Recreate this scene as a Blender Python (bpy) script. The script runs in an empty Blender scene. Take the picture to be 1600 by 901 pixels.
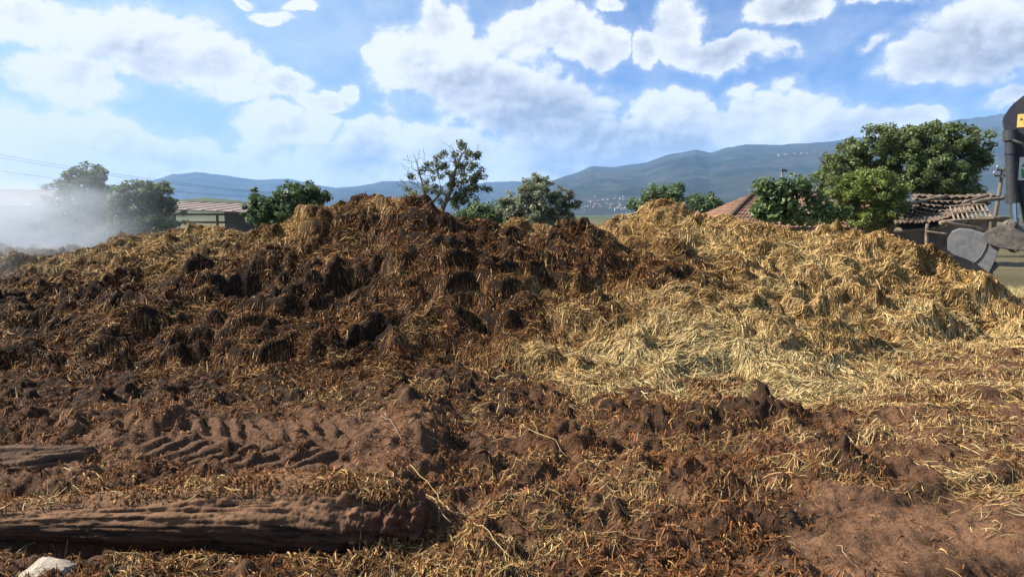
import bpy, bmesh, math, random
import numpy as np
from math import radians as R_
random.seed(7)
rng = np.random.default_rng(11)
S = bpy.context.scene
COL = S.collection

# ------------------------------------------------------------------ camera, sky, sun, exposure
CAM_H, LENS, PITCH = 1.6, 24.0, math.atan(115/1067)
F = 1600*LENS/36.0
cam = bpy.data.objects.new('camera', bpy.data.cameras.new('camera')); COL.objects.link(cam)
cam.location = (0, 0, CAM_H); cam.rotation_euler = (math.pi/2-PITCH, 0, 0)
cam.data.lens = LENS; cam.data.sensor_width = 36; cam.data.clip_start = 0.05; cam.data.clip_end = 60000
S.camera = cam
SUN_EL, SUN_AZ = 41.0, -84.0            # azimuth clockwise from +Y, degrees
S.view_settings.view_transform = 'Standard'; S.view_settings.look = 'None'
S.view_settings.gamma = 1; S.view_settings.exposure = 1.38; S.view_settings.use_curve_mapping = False
S.cycles.max_bounces = 5; S.cycles.diffuse_bounces = 3; S.cycles.transparent_max_bounces = 8
S.cycles.volume_bounces = 1; S.cycles.volume_step_rate = 1.5; S.cycles.volume_max_steps = 128
S.cycles.sample_clamp_indirect = 6
S.cycles.use_denoising = True
sun = bpy.data.objects.new('sun', bpy.data.lights.new('sun', 'SUN')); COL.objects.link(sun)
sun.data.energy = 5.0; sun.data.angle = R_(0.5); sun.data.color = (1, .92, .79)
_e, _a = R_(SUN_EL), R_(SUN_AZ)
SUN_D = (math.sin(_a)*math.cos(_e), math.cos(_a)*math.cos(_e), math.sin(_e))
from mathutils import Vector, Matrix, Euler
sun.rotation_euler = Vector(SUN_D).to_track_quat('Z', 'Y').to_euler()

def ray(px, py):
    u = (px-800)/F; v = (450.5-py)/F
    return u, math.cos(PITCH)+v*math.sin(PITCH), -math.sin(PITCH)+v*math.cos(PITCH)
def at(px, py, Y):
    x, y, z = ray(px, py); k = Y/y
    return Vector((x*k, Y, CAM_H+z*k))
def gnd(px, py, z=0.0):
    x, y, d = ray(px, py); k = (z-CAM_H)/d
    return Vector((x*k, y*k, z))

class NT:
    def __init__(s, tree): s.t = tree; s.n = tree.nodes; s.l = tree.links
    def add(s, typ, **kw):
        n = s.n.new(typ)
        for k, v in kw.items(): setattr(n, k, v)
        return n
    def setin(s, n, i, v):
        if isinstance(v, bpy.types.NodeSocket): s.l.new(v, n.inputs[i])
        else: n.inputs[i].default_value = v
    def math(s, op, a, b=None, c=None, clamp=False):
        n = s.add('ShaderNodeMath', operation=op); n.use_clamp = clamp
        s.setin(n, 0, a)
        if b is not None: s.setin(n, 1, b)
        if c is not None: s.setin(n, 2, c)
        return n.outputs[0]
    def vec(s, op, a, b=None, out=0):
        n = s.add('ShaderNodeVectorMath', operation=op); s.setin(n, 0, a)
        if b is not None: s.setin(n, 1, b)
        return n.outputs[out]
    def noise(s, vec, scale, detail=4, rough=.55, dist=0.0, out=0):
        n = s.add('ShaderNodeTexNoise'); s.setin(n, 'Scale', scale); s.setin(n, 'Detail', detail)
        s.setin(n, 'Roughness', rough); s.setin(n, 'Distortion', dist)
        if vec is not None: s.l.new(vec, n.inputs['Vector'])
        return n.outputs[out]
    def mix(s, f, a, b, blend='MIX'):
        n = s.add('ShaderNodeMix', data_type='RGBA', blend_type=blend)
        for i, v in ((0, f), (6, a), (7, b)):
            if isinstance(v, tuple) and len(v) == 3: v = (*v, 1)
            s.setin(n, i, v)
        return n.outputs[2]
    def maprange(s, v, a, b, c=0., d=1., mode='SMOOTHSTEP'):
        n = s.add('ShaderNodeMapRange', interpolation_type=mode)
        for i, x in enumerate((v, a, b, c, d)): s.setin(n, i, x)
        return n.outputs[0]
    def sep(s, v):
        n = s.add('ShaderNodeSeparateXYZ'); s.l.new(v, n.inputs[0]); return n.outputs
    def comb(s, x, y, z):
        n = s.add('ShaderNodeCombineXYZ')
        for i, v in enumerate((x, y, z)): s.setin(n, i, v)
        return n.outputs[0]

SKY_STR = .05; SKY_GAIN = (.45, .68, 1.06); CLOUD_DARK = (2.9, 3.15, 3.6); CLOUD_LIGHT = (8.0, 8.0, 8.0)
W = bpy.data.worlds.new('World'); S.world = W; W.use_nodes = True
W.cycles.sampling_method = 'MANUAL'; W.cycles.sample_map_resolution = 512
def build_world():
    W.node_tree.nodes.clear(); t = NT(W.node_tree)
    sky = t.add('ShaderNodeTexSky', sky_type='NISHITA'); sky.sun_disc = False
    sky.sun_elevation = R_(SUN_EL); sky.sun_rotation = R_(SUN_AZ)
    sky.air_density = 1.0; sky.dust_density = .5; sky.ozone_density = 1.5; sky.altitude = 300
    tc = t.add('ShaderNodeTexCoord'); d = t.vec('NORMALIZE', tc.outputs['Generated'])
    x, y, z = t.sep(d)
    az = t.math('ARCTAN2', x, y); el = t.math('ARCSINE', z)
    P = t.comb(az, el, 0.0)
    # cloud banks: centre and half-size as directions (azimuth, elevation), strength
    clouds = [ # px, py, rx, ry, strength
     (650,110,85,75,1.0),(760,140,150,80,1.0),(690,40,48,50,.9),(860,185,120,70,1.0),(880,40,65,48,.9),(935,75,36,40,.8),(810,70,80,50,.6),
     (1060,40,52,62,1.0),(1150,85,80,30,.95),(1000,78,28,42,.75),(1230,12,60,32,.9),(1380,0,60,14,.7),(950,3,30,14,.7),
     (1550,50,110,75,.85),(1450,105,80,30,.55),(1370,75,35,15,.5),(1590,165,45,20,.8),
     (1060,180,80,42,1.0),(1180,195,140,46,1.0),(1310,205,110,34,.95),(1000,235,180,50,1.0),(1420,190,70,16,.7),(1160,140,40,14,.5),(1225,140,24,18,.5),
     (20,35,90,34,.8),(235,60,135,54,.95),(345,105,75,42,.95),(440,140,55,22,.95),(505,160,45,18,.9),(120,120,80,44,.85),
     (440,28,34,16,.8),(393,4,20,10,.8),(474,8,22,10,.7),(545,150,18,14,.6),(360,150,60,20,.6),
     (80,235,220,62,.9),(290,245,200,48,.85),(450,195,90,32,.95),(590,215,62,36,1.0),(560,262,220,44,.9),(720,255,170,60,1.0),(860,262,160,50,1.0),(100,190,160,40,.6),(600,295,260,46,.9),(240,290,300,50,.9),(840,285,130,36,.9),(0,300,200,50,.8)]
    off = t.noise(P, 7.0, 5, .6, out=1)
    off = t.vec('SCALE', t.vec('SUBTRACT', off, (.5, .5, .5))); off.node.inputs['Scale'].default_value = .10
    Pw = t.vec('ADD', P, off)
    acc = 0.0
    def blob(px, py, rx, ry):
        dx, dy, dz = ray(px, py); n = math.sqrt(dx*dx+dy*dy+dz*dz)
        return t.vec('MULTIPLY', t.vec('SUBTRACT', Pw, (math.atan2(dx, dy), math.asin(dz/n), 0)), (F/rx, F/ry, 0))
    for (px, py, rx, ry, st) in clouds:
        ln = t.vec('LENGTH', blob(px, py, rx*1.14, ry*1.14), out=1)
        acc = t.math('SMOOTH_MAX', acc, t.math('MULTIPLY_ADD', ln, -st, st, clamp=True), .12)
    # the cloud goes on round the rest of the sky
    outm = t.math('MULTIPLY', t.maprange(t.noise(P, 2.2, 3, .5), .5, .7), t.maprange(t.math('ABSOLUTE', az), .75, 1.0))
    acc = t.math('MAXIMUM', acc, t.math('MULTIPLY', outm, .35))
    Ps = t.comb(az, t.math('MULTIPLY', el, 1.3), 3.0)
    wv = t.vec('SUBTRACT', t.noise(Ps, 6.0, 3, .5, out=1), (.5, .5, .5)); wv = t.vec('SCALE', wv); wv.node.inputs['Scale'].default_value = .05
    def puff(off, det):
        q = t.vec('ADD', t.vec('ADD', Ps, wv), off)
        v = t.add('ShaderNodeTexVoronoi', feature='F1'); v.normalize = True
        t.l.new(q, v.inputs['Vector']); v.inputs['Scale'].default_value = 13.; v.inputs['Detail'].default_value = det; v.inputs['Roughness'].default_value = .55; v.inputs['Lacunarity'].default_value = 2.1
        n = t.noise(q, 8.0, det+5, .62)
        return t.math('ADD', t.math('MULTIPLY', n, .72), t.math('MULTIPLY_ADD', v.outputs['Distance'], -.45, .36))
    n1 = puff((0, 0, 0), 4.); n2 = puff((-.008, .011, 0), 3.)
    n3 = t.noise(t.vec('ADD', Ps, (-.03, .045, 0)), 5.0, 4, .55, .1)
    dens = t.math('MULTIPLY_ADD', t.math('SUBTRACT', n1, .50), t.maprange(acc, 0., .25, .55, 2.0), acc)
    alpha = t.maprange(dens, .25, .52)
    wisp = t.math('MULTIPLY', t.maprange(dens, .06, .36), .30)
    alpha = t.math('MAXIMUM', alpha, wisp)
    emb = t.math('MULTIPLY', t.math('SUBTRACT', n1, n2), 3.0)
    emb2 = t.math('MULTIPLY', t.math('SUBTRACT', n1, n3), 1.5)
    thick = t.maprange(dens, .38, 1.0)
    light = t.math('MULTIPLY_ADD', thick, -.50, 1.0)
    # towards the sun the cloud and the air are brighter
    sd = t.vec('DOT_PRODUCT', d, SUN_D, out=1)
    near = t.maprange(sd, .05, .72)
    for (px, py, rx, ry, st) in [(770,170,130,62,.8),(890,215,110,62,.8),(960,240,120,40,.6),(720,120,60,40,.3),(1120,75,60,22,.5),(1200,225,120,26,.5),(1070,215,60,30,.4),(1540,75,110,60,.75),(330,150,110,45,.2),(240,80,90,40,.15),(590,235,50,26,.5),(480,235,120,22,.4),(905,110,40,30,.3),(1225,20,40,18,.4),(1340,225,70,16,.4)]:
        ln = t.vec('LENGTH', blob(px, py, rx*1.2, ry*1.2), out=1)
        light = t.math('SUBTRACT', light, t.math('MULTIPLY_ADD', ln, -st*1.05, st*1.05, clamp=True))
    light = t.math('MAXIMUM', light, .12)
    light = t.math('ADD', light, t.math('ADD', emb, emb2), clamp=True)
    light = t.math('ADD', light, t.math('MULTIPLY', near, .34), clamp=True)
    ccol = t.mix(light, CLOUD_DARK, CLOUD_LIGHT)
    skyb = t.mix(1.0, sky.outputs[0], SKY_GAIN, 'MULTIPLY')
    skyc = t.mix(t.math('MULTIPLY', near, .62), skyb, (5.2, 7.2, 8.2))
    low = t.maprange(el, .22, .0)
    skyc = t.mix(t.math('MULTIPLY', low, .3), skyc, (3.8, 5.0, 6.5))
    colr = t.mix(alpha, skyc, ccol)
    bg = t.add('ShaderNodeBackground'); t.l.new(colr, bg.inputs[0]); bg.inputs[1].default_value = SKY_STR
    o = t.add('ShaderNodeOutputWorld'); t.l.new(bg.outputs[0], o.inputs[0])
build_world()

# ------------------------------------------------------------------ helpers
def _h(ix, iy, seed):
    n = (ix.astype(np.int64)*374761393 + iy.astype(np.int64)*668265263 + seed*974711) & 0xffffffff
    n = ((n ^ (n >> 13))*1274126177) & 0xffffffff
    n = ((n ^ (n >> 16))*2246822519) & 0xffffffff
    return ((n ^ (n >> 15)) & 0xffffff)/float(0x1000000)
def perlin(x, y, seed=0):
    x = np.asarray(x, float); y = np.asarray(y, float)
    ix = np.floor(x); iy = np.floor(y); fx = x-ix; fy = y-iy
    u = fx*fx*fx*(fx*(fx*6-15)+10); v = fy*fy*fy*(fy*(fy*6-15)+10)
    def g(a, b):
        th = _h(ix+a, iy+b, seed)*2*math.pi
        return np.cos(th)*(fx-a)+np.sin(th)*(fy-b)
    return (g(0,0)*(1-u)+g(1,0)*u)*(1-v)+(g(0,1)*(1-u)+g(1,1)*u)*v
def fbm(x, y, seed=0, octv=4, lac=2.03, gain=.5):
    s = 0; a = 1
    for i in range(octv):
        s = s+a*perlin(x, y, seed+i*17); x = x*lac; y = y*lac; a *= gain
    return s
def cell(x, y, seed=0):
    """distance to nearest jittered point (0..~1) and the id hash of it"""
    ix = np.floor(x); iy = np.floor(y); best = np.full(x.shape, 9.); idh = np.zeros(x.shape)
    for a in (-1, 0, 1):
        for b in (-1, 0, 1):
            cx = ix+a; cy = iy+b
            px = cx+_h(cx, cy, seed); py = cy+_h(cx, cy, seed+5)
            d = np.hypot(px-x, py-y); m = d < best
            best = np.where(m, d, best); idh = np.where(m, _h(cx, cy, seed+9), idh)
    return best, idh
def sstep(a, b, x):
    t = np.clip((x-a)/(b-a), 0, 1); return t*t*(3-2*t)

def mesh_np(name, V, Fc, mats, col=None, fmat=None, smooth=True, parent=None, loc=None):
    """V (n,3), Fc list of (k,3|4) arrays"""
    me = bpy.data.meshes.new(name)
    V = np.ascontiguousarray(V, np.float32)
    me.vertices.add(len(V)); me.vertices.foreach_set('co', V.ravel())
    nl = sum(f.size for f in Fc); nf = sum(len(f) for f in Fc)
    me.loops.add(nl); me.polygons.add(nf)
    li = np.concatenate([f.ravel() for f in Fc]).astype(np.int32)
    tot = np.concatenate([np.full(len(f), f.shape[1], np.int32) for f in Fc])
    st = np.zeros(nf, np.int32); st[1:] = np.cumsum(tot)[:-1]
    me.loops.foreach_set('vertex_index', li); me.polygons.foreach_set('loop_start', st)
    me.polygons.foreach_set('loop_total', tot)
    if fmat is not None: me.polygons.foreach_set('material_index', np.ascontiguousarray(fmat, np.int32))
    me.polygons.foreach_set('use_smooth', np.full(nf, smooth, bool))
    me.update(calc_edges=True)
    if col is not None:
        a = me.attributes.new('col', 'FLOAT_COLOR', 'POINT')
        c = np.ones((len(V), 4), np.float32); c[:, :3] = col
        a.data.foreach_set('color', c.ravel())
    for m in (mats if isinstance(mats, (list, tuple)) else [mats]): me.materials.append(m)
    o = bpy.data.objects.new(name, me); COL.objects.link(o)
    if parent is not None: o.parent = parent
    if loc is not None: o.location = loc
    return o
def tag(o, label=None, cat=None, group=None, kind=None):
    if label: o['label'] = label
    if cat: o['category'] = cat
    if group: o['group'] = group
    if kind: o['kind'] = kind
    return o
def empty(name, loc, rz=0):
    o = bpy.data.objects.new(name, None); COL.objects.link(o); o.location = loc; o.rotation_euler = (0, 0, rz)
    o.empty_display_size = .2
    return o

class MB:
    """collects simple solids, links them as one mesh"""
    def __init__(s): s.v = []; s.f3 = []; s.f4 = []; s.n = 0
    def raw(s, V, quads=(), tris=()):
        V = np.asarray(V, float)
        if len(quads): s.f4.append(np.asarray(quads, int)+s.n)
        if len(tris): s.f3.append(np.asarray(tris, int)+s.n)
        s.v.append(V); s.n += len(V)
    def box(s, c, size, rot=None, bev=0.0):
        b = bmesh.new(); bmesh.ops.create_cube(b, size=1)
        for v in b.verts: v.co = Vector((v.co.x*size[0], v.co.y*size[1], v.co.z*size[2]))
        if bev: bmesh.ops.bevel(b, geom=b.edges[:], offset=bev, segments=2, affect='EDGES')
        M = Matrix.Translation(c) @ (Euler(rot).to_matrix().to_4x4() if rot is not None else Matrix())
        b.transform(M); s.bm(b)
    def bm(s, b):
        b.verts.index_update(); V = [tuple(v.co) for v in b.verts]; q = []; t = []
        bmesh.ops.triangulate(b, faces=[f for f in b.faces if len(f.verts) > 4])
        for f in b.faces:
            ids = [v.index for v in f.verts]
            (q if len(ids) == 4 else t).append(ids)
        s.raw(V, q, t); b.free()
    def tube(s, pts, rad, sides=8, cap=True, jit=0.0):
        pts = np.asarray([tuple(p) for p in pts], float); n = len(pts)
        rad = np.broadcast_to(np.asarray(rad, float), (n,))
        T = np.gradient(pts, axis=0); T /= np.linalg.norm(T, axis=1)[:, None]+1e-9
        up = np.array([0, 0, 1.]) if abs(T[0, 2]) < .9 else np.array([1., 0, 0])
        V = []
        for i in range(n):
            a = np.cross(T[i], up); a /= np.linalg.norm(a)+1e-9; b = np.cross(a, T[i])
            for k in range(sides):
                th = 2*math.pi*k/sides; r = rad[i]*(1+jit*(random.random()-.5))
                V.append(pts[i]+r*(math.cos(th)*a+math.sin(th)*b))
        q = [(i*sides+k, i*sides+(k+1) % sides, (i+1)*sides+(k+1) % sides, (i+1)*sides+k) for i in range(n-1) for k in range(sides)]
        t = []
        if cap:
            V.append(pts[0]); V.append(pts[-1]); c0 = n*sides; c1 = c0+1
            for k in range(sides):
                t.append((c0, (k+1) % sides, k)); t.append((c1, (n-1)*sides+k, (n-1)*sides+(k+1) % sides))
        s.raw(V, q, t)
    def prism(s, outline, y0, y1, M=None, bev=0.0):
        """outline in local XZ, extruded along Y"""
        b = bmesh.new()
        a = [b.verts.new((x, y0, z)) for x, z in outline]; c = [b.verts.new((x, y1, z)) for x, z in outline]
        n = len(a); b.faces.new(a); b.faces.new(c[::-1])
        for i in range(n): b.faces.new((a[i], c[i], c[(i+1) % n], a[(i+1) % n]))
        bmesh.ops.recalc_face_normals(b, faces=b.faces[:])
        if bev: bmesh.ops.bevel(b, geom=b.edges[:], offset=bev, segments=2, affect='EDGES')
        if M is not None: b.transform(M)
        s.bm(b)
    def build(s, name, mat, parent=None, smooth=False, col=None):
        Fc = []
        if s.f4: Fc.append(np.concatenate(s.f4))
        if s.f3: Fc.append(np.concatenate(s.f3))
        return mesh_np(name, np.concatenate(s.v), Fc, mat, col=col, smooth=smooth, parent=parent)

# ------------------------------------------------------------------ materials
def mat(name, base, rough=.8, spec=.3, var=.35, scale=6., bump=.0, bscale=30., attr=False, base2=None, metal=0., trans=0.0, coords='Object', bdist=.02):
    m = bpy.data.materials.new(name); m.use_nodes = True; t = NT(m.node_tree)
    b = t.n['Principled BSDF']
    tc = t.add('ShaderNodeTexCoord').outputs[coords]
    n = t.noise(tc, scale, 6, .62)
    if attr:
        a = t.add('ShaderNodeAttribute', attribute_name='col'); c0 = a.outputs['Color']
    else:
        c0 = t.mix(t.maprange(n, .35, .65), (*base, 1), (*(base2 or base), 1))
    k = t.maprange(t.noise(tc, scale*3.7, 5, .6), .2, .8, 1-var, 1+var, 'LINEAR')
    v = t.vec('SCALE', c0); t.l.new(k, v.node.inputs['Scale'])
    t.l.new(v, b.inputs['Base Color'])
    b.inputs['Roughness'].default_value = rough; b.inputs['Specular IOR Level'].default_value = spec; b.inputs['Metallic'].default_value = metal
    if bump:
        bn = t.add('ShaderNodeBump'); bn.inputs['Strength'].default_value = bump; bn.inputs['Distance'].default_value = bdist
        t.l.new(t.noise(tc, bscale, 6, .65), bn.inputs['Height']); t.l.new(bn.outputs[0], b.inputs['Normal'])
    if trans:
        tr = t.add('ShaderNodeBsdfTranslucent'); t.l.new(v, tr.inputs[0])
        mx = t.add('ShaderNodeMixShader'); mx.inputs[0].default_value = trans
        t.l.new(b.outputs[0], mx.inputs[1]); t.l.new(tr.outputs[0], mx.inputs[2])
        t.l.new(mx.outputs[0], t.n['Material Output'].inputs[0])
    return m
M_BODY = mat('heap_body', (0,0,0), .92, .10, .5, 14, .9, 45, attr=True, bdist=.03)
M_STRAW = mat('straw', (0,0,0), .65, .09, .25, 40, attr=True, trans=.15)
M_MUD = mat('mud', (0,0,0), .85, .14, .60, 16, 1.0, 60, attr=True, bdist=.022)
M_LEAF = mat('leaf', (0,0,0), .5, .35, .2, 3, attr=True, trans=.38)
M_BARK = mat('bark', (.10,.075,.055), .9, .2, .4, 8, .6, 20, base2=(.17,.14,.11))
M_PALEBARK = mat('pale_bark', (.24,.22,.19), .9, .2, .3, 8, .5, 20, base2=(.32,.29,.25))

# ------------------------------------------------------------------ heap and ground shape
# macro surface of the heaps: (photo column, photo row, distance) -> (x, y, z) ; dry = how strawy
HP = [ # px, py, Y, dry(0 dark manure .. 1 straw), pale(0 orange .. 1 pale)
 (-160,660,5.5,.2,.2),(-160,520,8.0,.15,.2),(-160,480,9.0,.3,.2),
 (0,640,5.75,.12,.2),(0,540,7.2,.12,.2),(0,465,8.6,.3,.2),
 (150,640,5.75,.15,.2),(150,520,7.3,.18,.2),(150,455,8.3,.15,.2),(150,418,9.6,.45,.2),
 (300,632,5.85,.2,.3),(300,520,7.3,.2,.2),(300,450,8.2,.25,.2),(300,404,9.4,.5,.2),
 (430,625,5.95,.25,.3),(430,520,7.2,.15,.2),(430,430,8.4,.15,.1),(420,364,9.6,.6,.2),
 (500,618,6.05,.3,.2),(500,520,7.2,.12,.1),(500,440,8.1,.10,.1),(490,385,9.0,.35,.1),(480,330,9.8,.6,.25),
 (570,615,6.1,.3,.2),(570,520,7.2,.05,.1),(560,440,8.1,.06,.1),(560,385,8.8,.3,.1),(560,337,9.6,.5,.2),(570,317,10.0,.5,.25),
 (640,612,6.15,.35,.2),(640,500,7.3,.25,.05),(640,420,8.2,.15,.05),(640,360,9.1,.3,.1),(640,322,9.8,.45,.2),
 (700,612,6.15,.3,.2),(700,500,7.4,.2,.05),(710,430,8.1,.22,.05),(700,362,9.0,.12,.05),(690,342,9.5,.2,.1),
 (770,615,6.1,.25,.2),(770,520,7.2,.15,.1),(770,450,7.9,.2,.1),(770,390,8.8,.15,.05),(770,376,9.4,.3,.1),
 (850,600,6.2,.75,.6),(850,540,6.9,.95,.75),(850,470,7.7,.35,.2),(850,400,8.7,.2,.1),(850,372,9.3,.2,.1),
 (920,603,6.0,.75,.8),(920,530,6.9,.9,.8),(920,470,7.7,.5,.2),(920,400,8.8,.3,.1),(900,360,9.5,.25,.1),
 (1000,606,5.95,.8,.8),(1000,540,6.8,1,.9),(1000,490,7.4,.85,.5),(1000,430,8.5,.4,.2),(990,384,9.6,.6,.3),
 (1100,612,5.85,.85,1),(1100,560,6.6,1,1),(1100,500,7.3,.9,.6),(1090,420,8.8,.55,.2),(1090,375,10.0,.9,.4),
 (1200,608,5.9,.85,1),(1200,570,6.5,1,.9),(1200,500,7.5,.9,.5),(1200,430,9.0,1,.4),(1200,380,10.0,1,.4),(1200,352,10.8,1,.25),
 (1300,602,6.05,.7,.9),(1300,570,6.7,.95,.8),(1300,510,7.7,.85,.4),(1300,430,9.2,1,.35),(1300,364,10.8,1,.2),
 (1390,565,7.4,.7,.6),(1390,510,8.2,.8,.5),(1390,440,9.4,.9,.3),(1370,350,10.8,.95,.1),
 (1470,552,7.8,.8,.6),(1470,500,8.6,.95,.6),(1470,440,9.5,.9,.25),(1445,388,10.3,.9,.15),
 (1560,548,7.9,.8,.6),(1560,500,8.7,.95,.6),(1550,440,9.7,.9,.3),
 (1660,548,7.9,.8,.5),(1660,510,8.6,.8,.4),
 # rear mounds
 (1060,314,11.8,1,.15),(1000,350,11.4,.9,.3),(1120,350,11.6,.95,.15),(940,356,11.6,.85,.5),(1060,358,10.8,.95,.3),
 (740,353,13.6,.75,.2),(800,352,13.4,.7,.15),(870,352,12.8,.7,.15),(690,360,13.8,.75,.2),
 (130,400,12.6,.75,.3),(200,380,13.2,.75,.3),(270,362,14.0,.75,.35),(340,358,14.2,.75,.3),(400,362,14.0,.8,.3),(430,372,12.8,.8,.3),
 (20,385,15.5,.6,.5),(60,393,14.0,.6,.5),(-80,392,14.5,.6,.5),(0,420,12.2,.5,.4),(-120,450,11,.5,.4)]
hx = []; hz = []; hd = []
for (px, py, Y, dr, pl) in HP:
    p = at(px, py, Y); hx.append((p.x, p.y)); hz.append(p.z); hd.append((dr, pl))
# valley points between and behind, and the surrounding yard (x, y, z, dry)
for (x, y, z, dr) in [(-1.8,11.6,1.25,.7),(-3.6,11.4,1.0,.7),(-6,11.2,.6,.6),(-9,10.5,.35,.5),(0,11.4,1.15,.5),(1.3,10.7,1.15,.6),(3.6,12.2,1.0,1),(5.2,12,1.0,1),(6.8,11,.6,1),(7.6,10.2,.3,1),
     (-8,17.5,-.5,.6),(-12,18,-.5,.6),(-16,16,-.3,.6),(-16,12,.2,.5),(-13,9,.2,.4),(-11,7.2,.1,.3),(-5,16.8,-.3,.6),(-2,16,-.2,.6),(1,15.6,-.3,.6),(3,14.5,-.4,.9),(6,14,-.6,1),(9,12.5,-.3,1),(10,9.8,-.1,1),(10,8,-.2,1),
     (-8,5.2,-.15,.2),(-4,5.2,-.12,.2),(-1,5.2,-.15,.2),(1,5.0,-.15,.6),(3,5.0,-.15,.7),(5,6.2,-.15,.6),(7.5,7.0,-.15,.6),(-7,4,-.4,.2),(0,4,-.4,.3),(6,4,-.4,.5)]:
    hx.append((x, y)); hz.append(z); hd.append((dr, .3))
hx = np.array(hx); hz = np.array(hz); hd = np.array(hd)
def tps_fit(X, z, lam=.02):
    n = len(X); d = np.linalg.norm(X[:, None]-X[None], axis=2)
    K = np.where(d > 0, d*d*np.log(d+1e-12), 0)+lam*np.eye(n)
    Pm = np.c_[np.ones(n), X]; A = np.block([[K, Pm], [Pm.T, np.zeros((3, 3))]])
    return np.linalg.solve(A, np.r_[z, 0, 0, 0])
wz = tps_fit(hx, hz)
# coarse lattice of macro fields
GX0, GX1, GY0, GY1, GS = -18., 14., 3., 19., .1
lx = np.arange(GX0, GX1+1e-6, GS); ly = np.arange(GY0, GY1+1e-6, GS)
LX, LY = np.meshgrid(lx, ly)
def tps_eval(w, X, px, py):
    out = np.zeros(px.shape)
    for i in range(len(X)):
        d2 = (px-X[i, 0])**2+(py-X[i, 1])**2
        out += w[i]*.5*d2*np.log(d2+1e-12)
    return out+w[-3]+w[-2]*px+w[-1]*py
MZ = tps_eval(wz, hx, LX, LY)
sw = np.zeros(LX.shape); sd = np.zeros(LX.shape); sp = np.zeros(LX.shape)
for i in range(len(hx)):
    w = 1/(((LX-hx[i, 0])**2+(LY-hx[i, 1])**2)+.03)**1.6
    sw += w; sd += w*hd[i, 0]; sp += w*hd[i, 1]
MD = sd/sw; MP = sp/sw
def bil(A, x, y, x0=GX0, y0=GY0, s=GS):
    u = np.clip((x-x0)/s, 0, A.shape[1]-1.001); v = np.clip((y-y0)/s, 0, A.shape[0]-1.001)
    i = u.astype(int); j = v.astype(int); a = u-i; b = v-j
    return (A[j, i]*(1-a)+A[j, i+1]*a)*(1-b)+(A[j+1, i]*(1-a)+A[j+1, i+1]*a)*b
# holes and undercut faces seen in the dark heap
PITS = [(588,520,7.3,.42,.24,.42,.5),(745,500,7.5,.26,.22,.5,0),(560,425,8.25,.52,.28,.40,.3),(375,432,8.35,.38,.18,.28,0),(470,455,8.0,.4,.16,.26,.6),(60,500,7.8,.32,.22,.25,0),
        (300,540,7.1,.4,.18,.2,.2),(860,440,8.2,.28,.15,.2,0),(780,600,6.5,.22,.14,.18,0),(1060,400,9.1,.24,.16,.2,0),(1350,520,7.9,.2,.15,.16,0),
        (1215,470,8.4,.22,.12,.14,0),(1100,450,8.3,.2,.12,.14,0),(30,590,6.6,.35,.16,.16,0),(1500,520,8.4,.3,.12,.14,0),(180,540,7.1,.4,.14,.18,.2)]
PW = [(*at(a, b, c).xy, rx, ry, dp, an) for (a, b, c, rx, ry, dp, an) in PITS]
def heap_fields(x, y):
    z = bil(MZ, x, y); dr = bil(MD, x, y); pl = bil(MP, x, y)
    dr = np.clip(dr*.93+.42*fbm(x*1.5, y*1.9, 3, 5)+.02-.22*sstep(.1, .5, fbm(x*2.6, y*3.4, 33, 4)), 0, 1); pl = np.clip(pl+.6*fbm(x*1.3, y*1.6, 31, 4), 0, 1)
    wx = x+.18*fbm(x*1.6, y*1.6, 41, 3); wy = y+.18*fbm(x*1.6, y*1.6, 43, 3)
    m = sstep(-.12, .22, z)                           # fade the lumps out at the foot
    b1 = 1-2*np.abs(perlin(wx*.75, wy*1.15, 51)); b2 = 1-2*np.abs(perlin(wx*1.7, wy*2.6, 53)); b3 = 1-2*np.abs(perlin(wx*3.6+.3*b2, wy*5.2, 55))
    z = z+m*(.22*(b1-.5)+.12*(b2-.5)+.05*(b3-.5))
    for sc, A, e0, sd_ in ((.8, .26, .7, 56), (1.3, .26, .66, 57), (2.4, .11, .66, 59), (4.7, .05, .62, 63), (9.0, .04, .6, 65)):
        ux = wx*sc*.62+.75*fbm(x*sc*.55, y*sc*.7, sd_+100, 3); uy = wy*sc*1.1+.75*fbm(x*sc*.55, y*sc*.7, sd_+140, 3)
        c_, h_ = cell(ux, uy, sd_)
        z = z+m*A*(h_-.45)*sstep(e0, .12, c_)
    lm = sstep(-.25, .25, fbm(x*1.3, y*1.3, 67, 2))
    q = z/.30+1.9*fbm(x*.8, y*1.1, 61, 3); fr = q-np.floor(q)
    z = z+m*.15*lm*(sstep(.2, .75, fr)-fr)*1.6
    z = z+m*(.05*fbm(x*7, y*7, 71, 4)*(1.3-.6*dr))
    for (a, b, rx, ry, dp, an) in PW:
        ca, sa = math.cos(an), math.sin(an); u = ((x-a)*ca+(y-b)*sa)/rx; v = (-(x-a)*sa+(y-b)*ca)/ry
        z = z-dp*sstep(1.0, .35, np.sqrt(u*u+v*v)+.25*fbm(x*5, y*5, 77, 2))
    z = z-.03-.10*m
    return z, dr, pl
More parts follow.
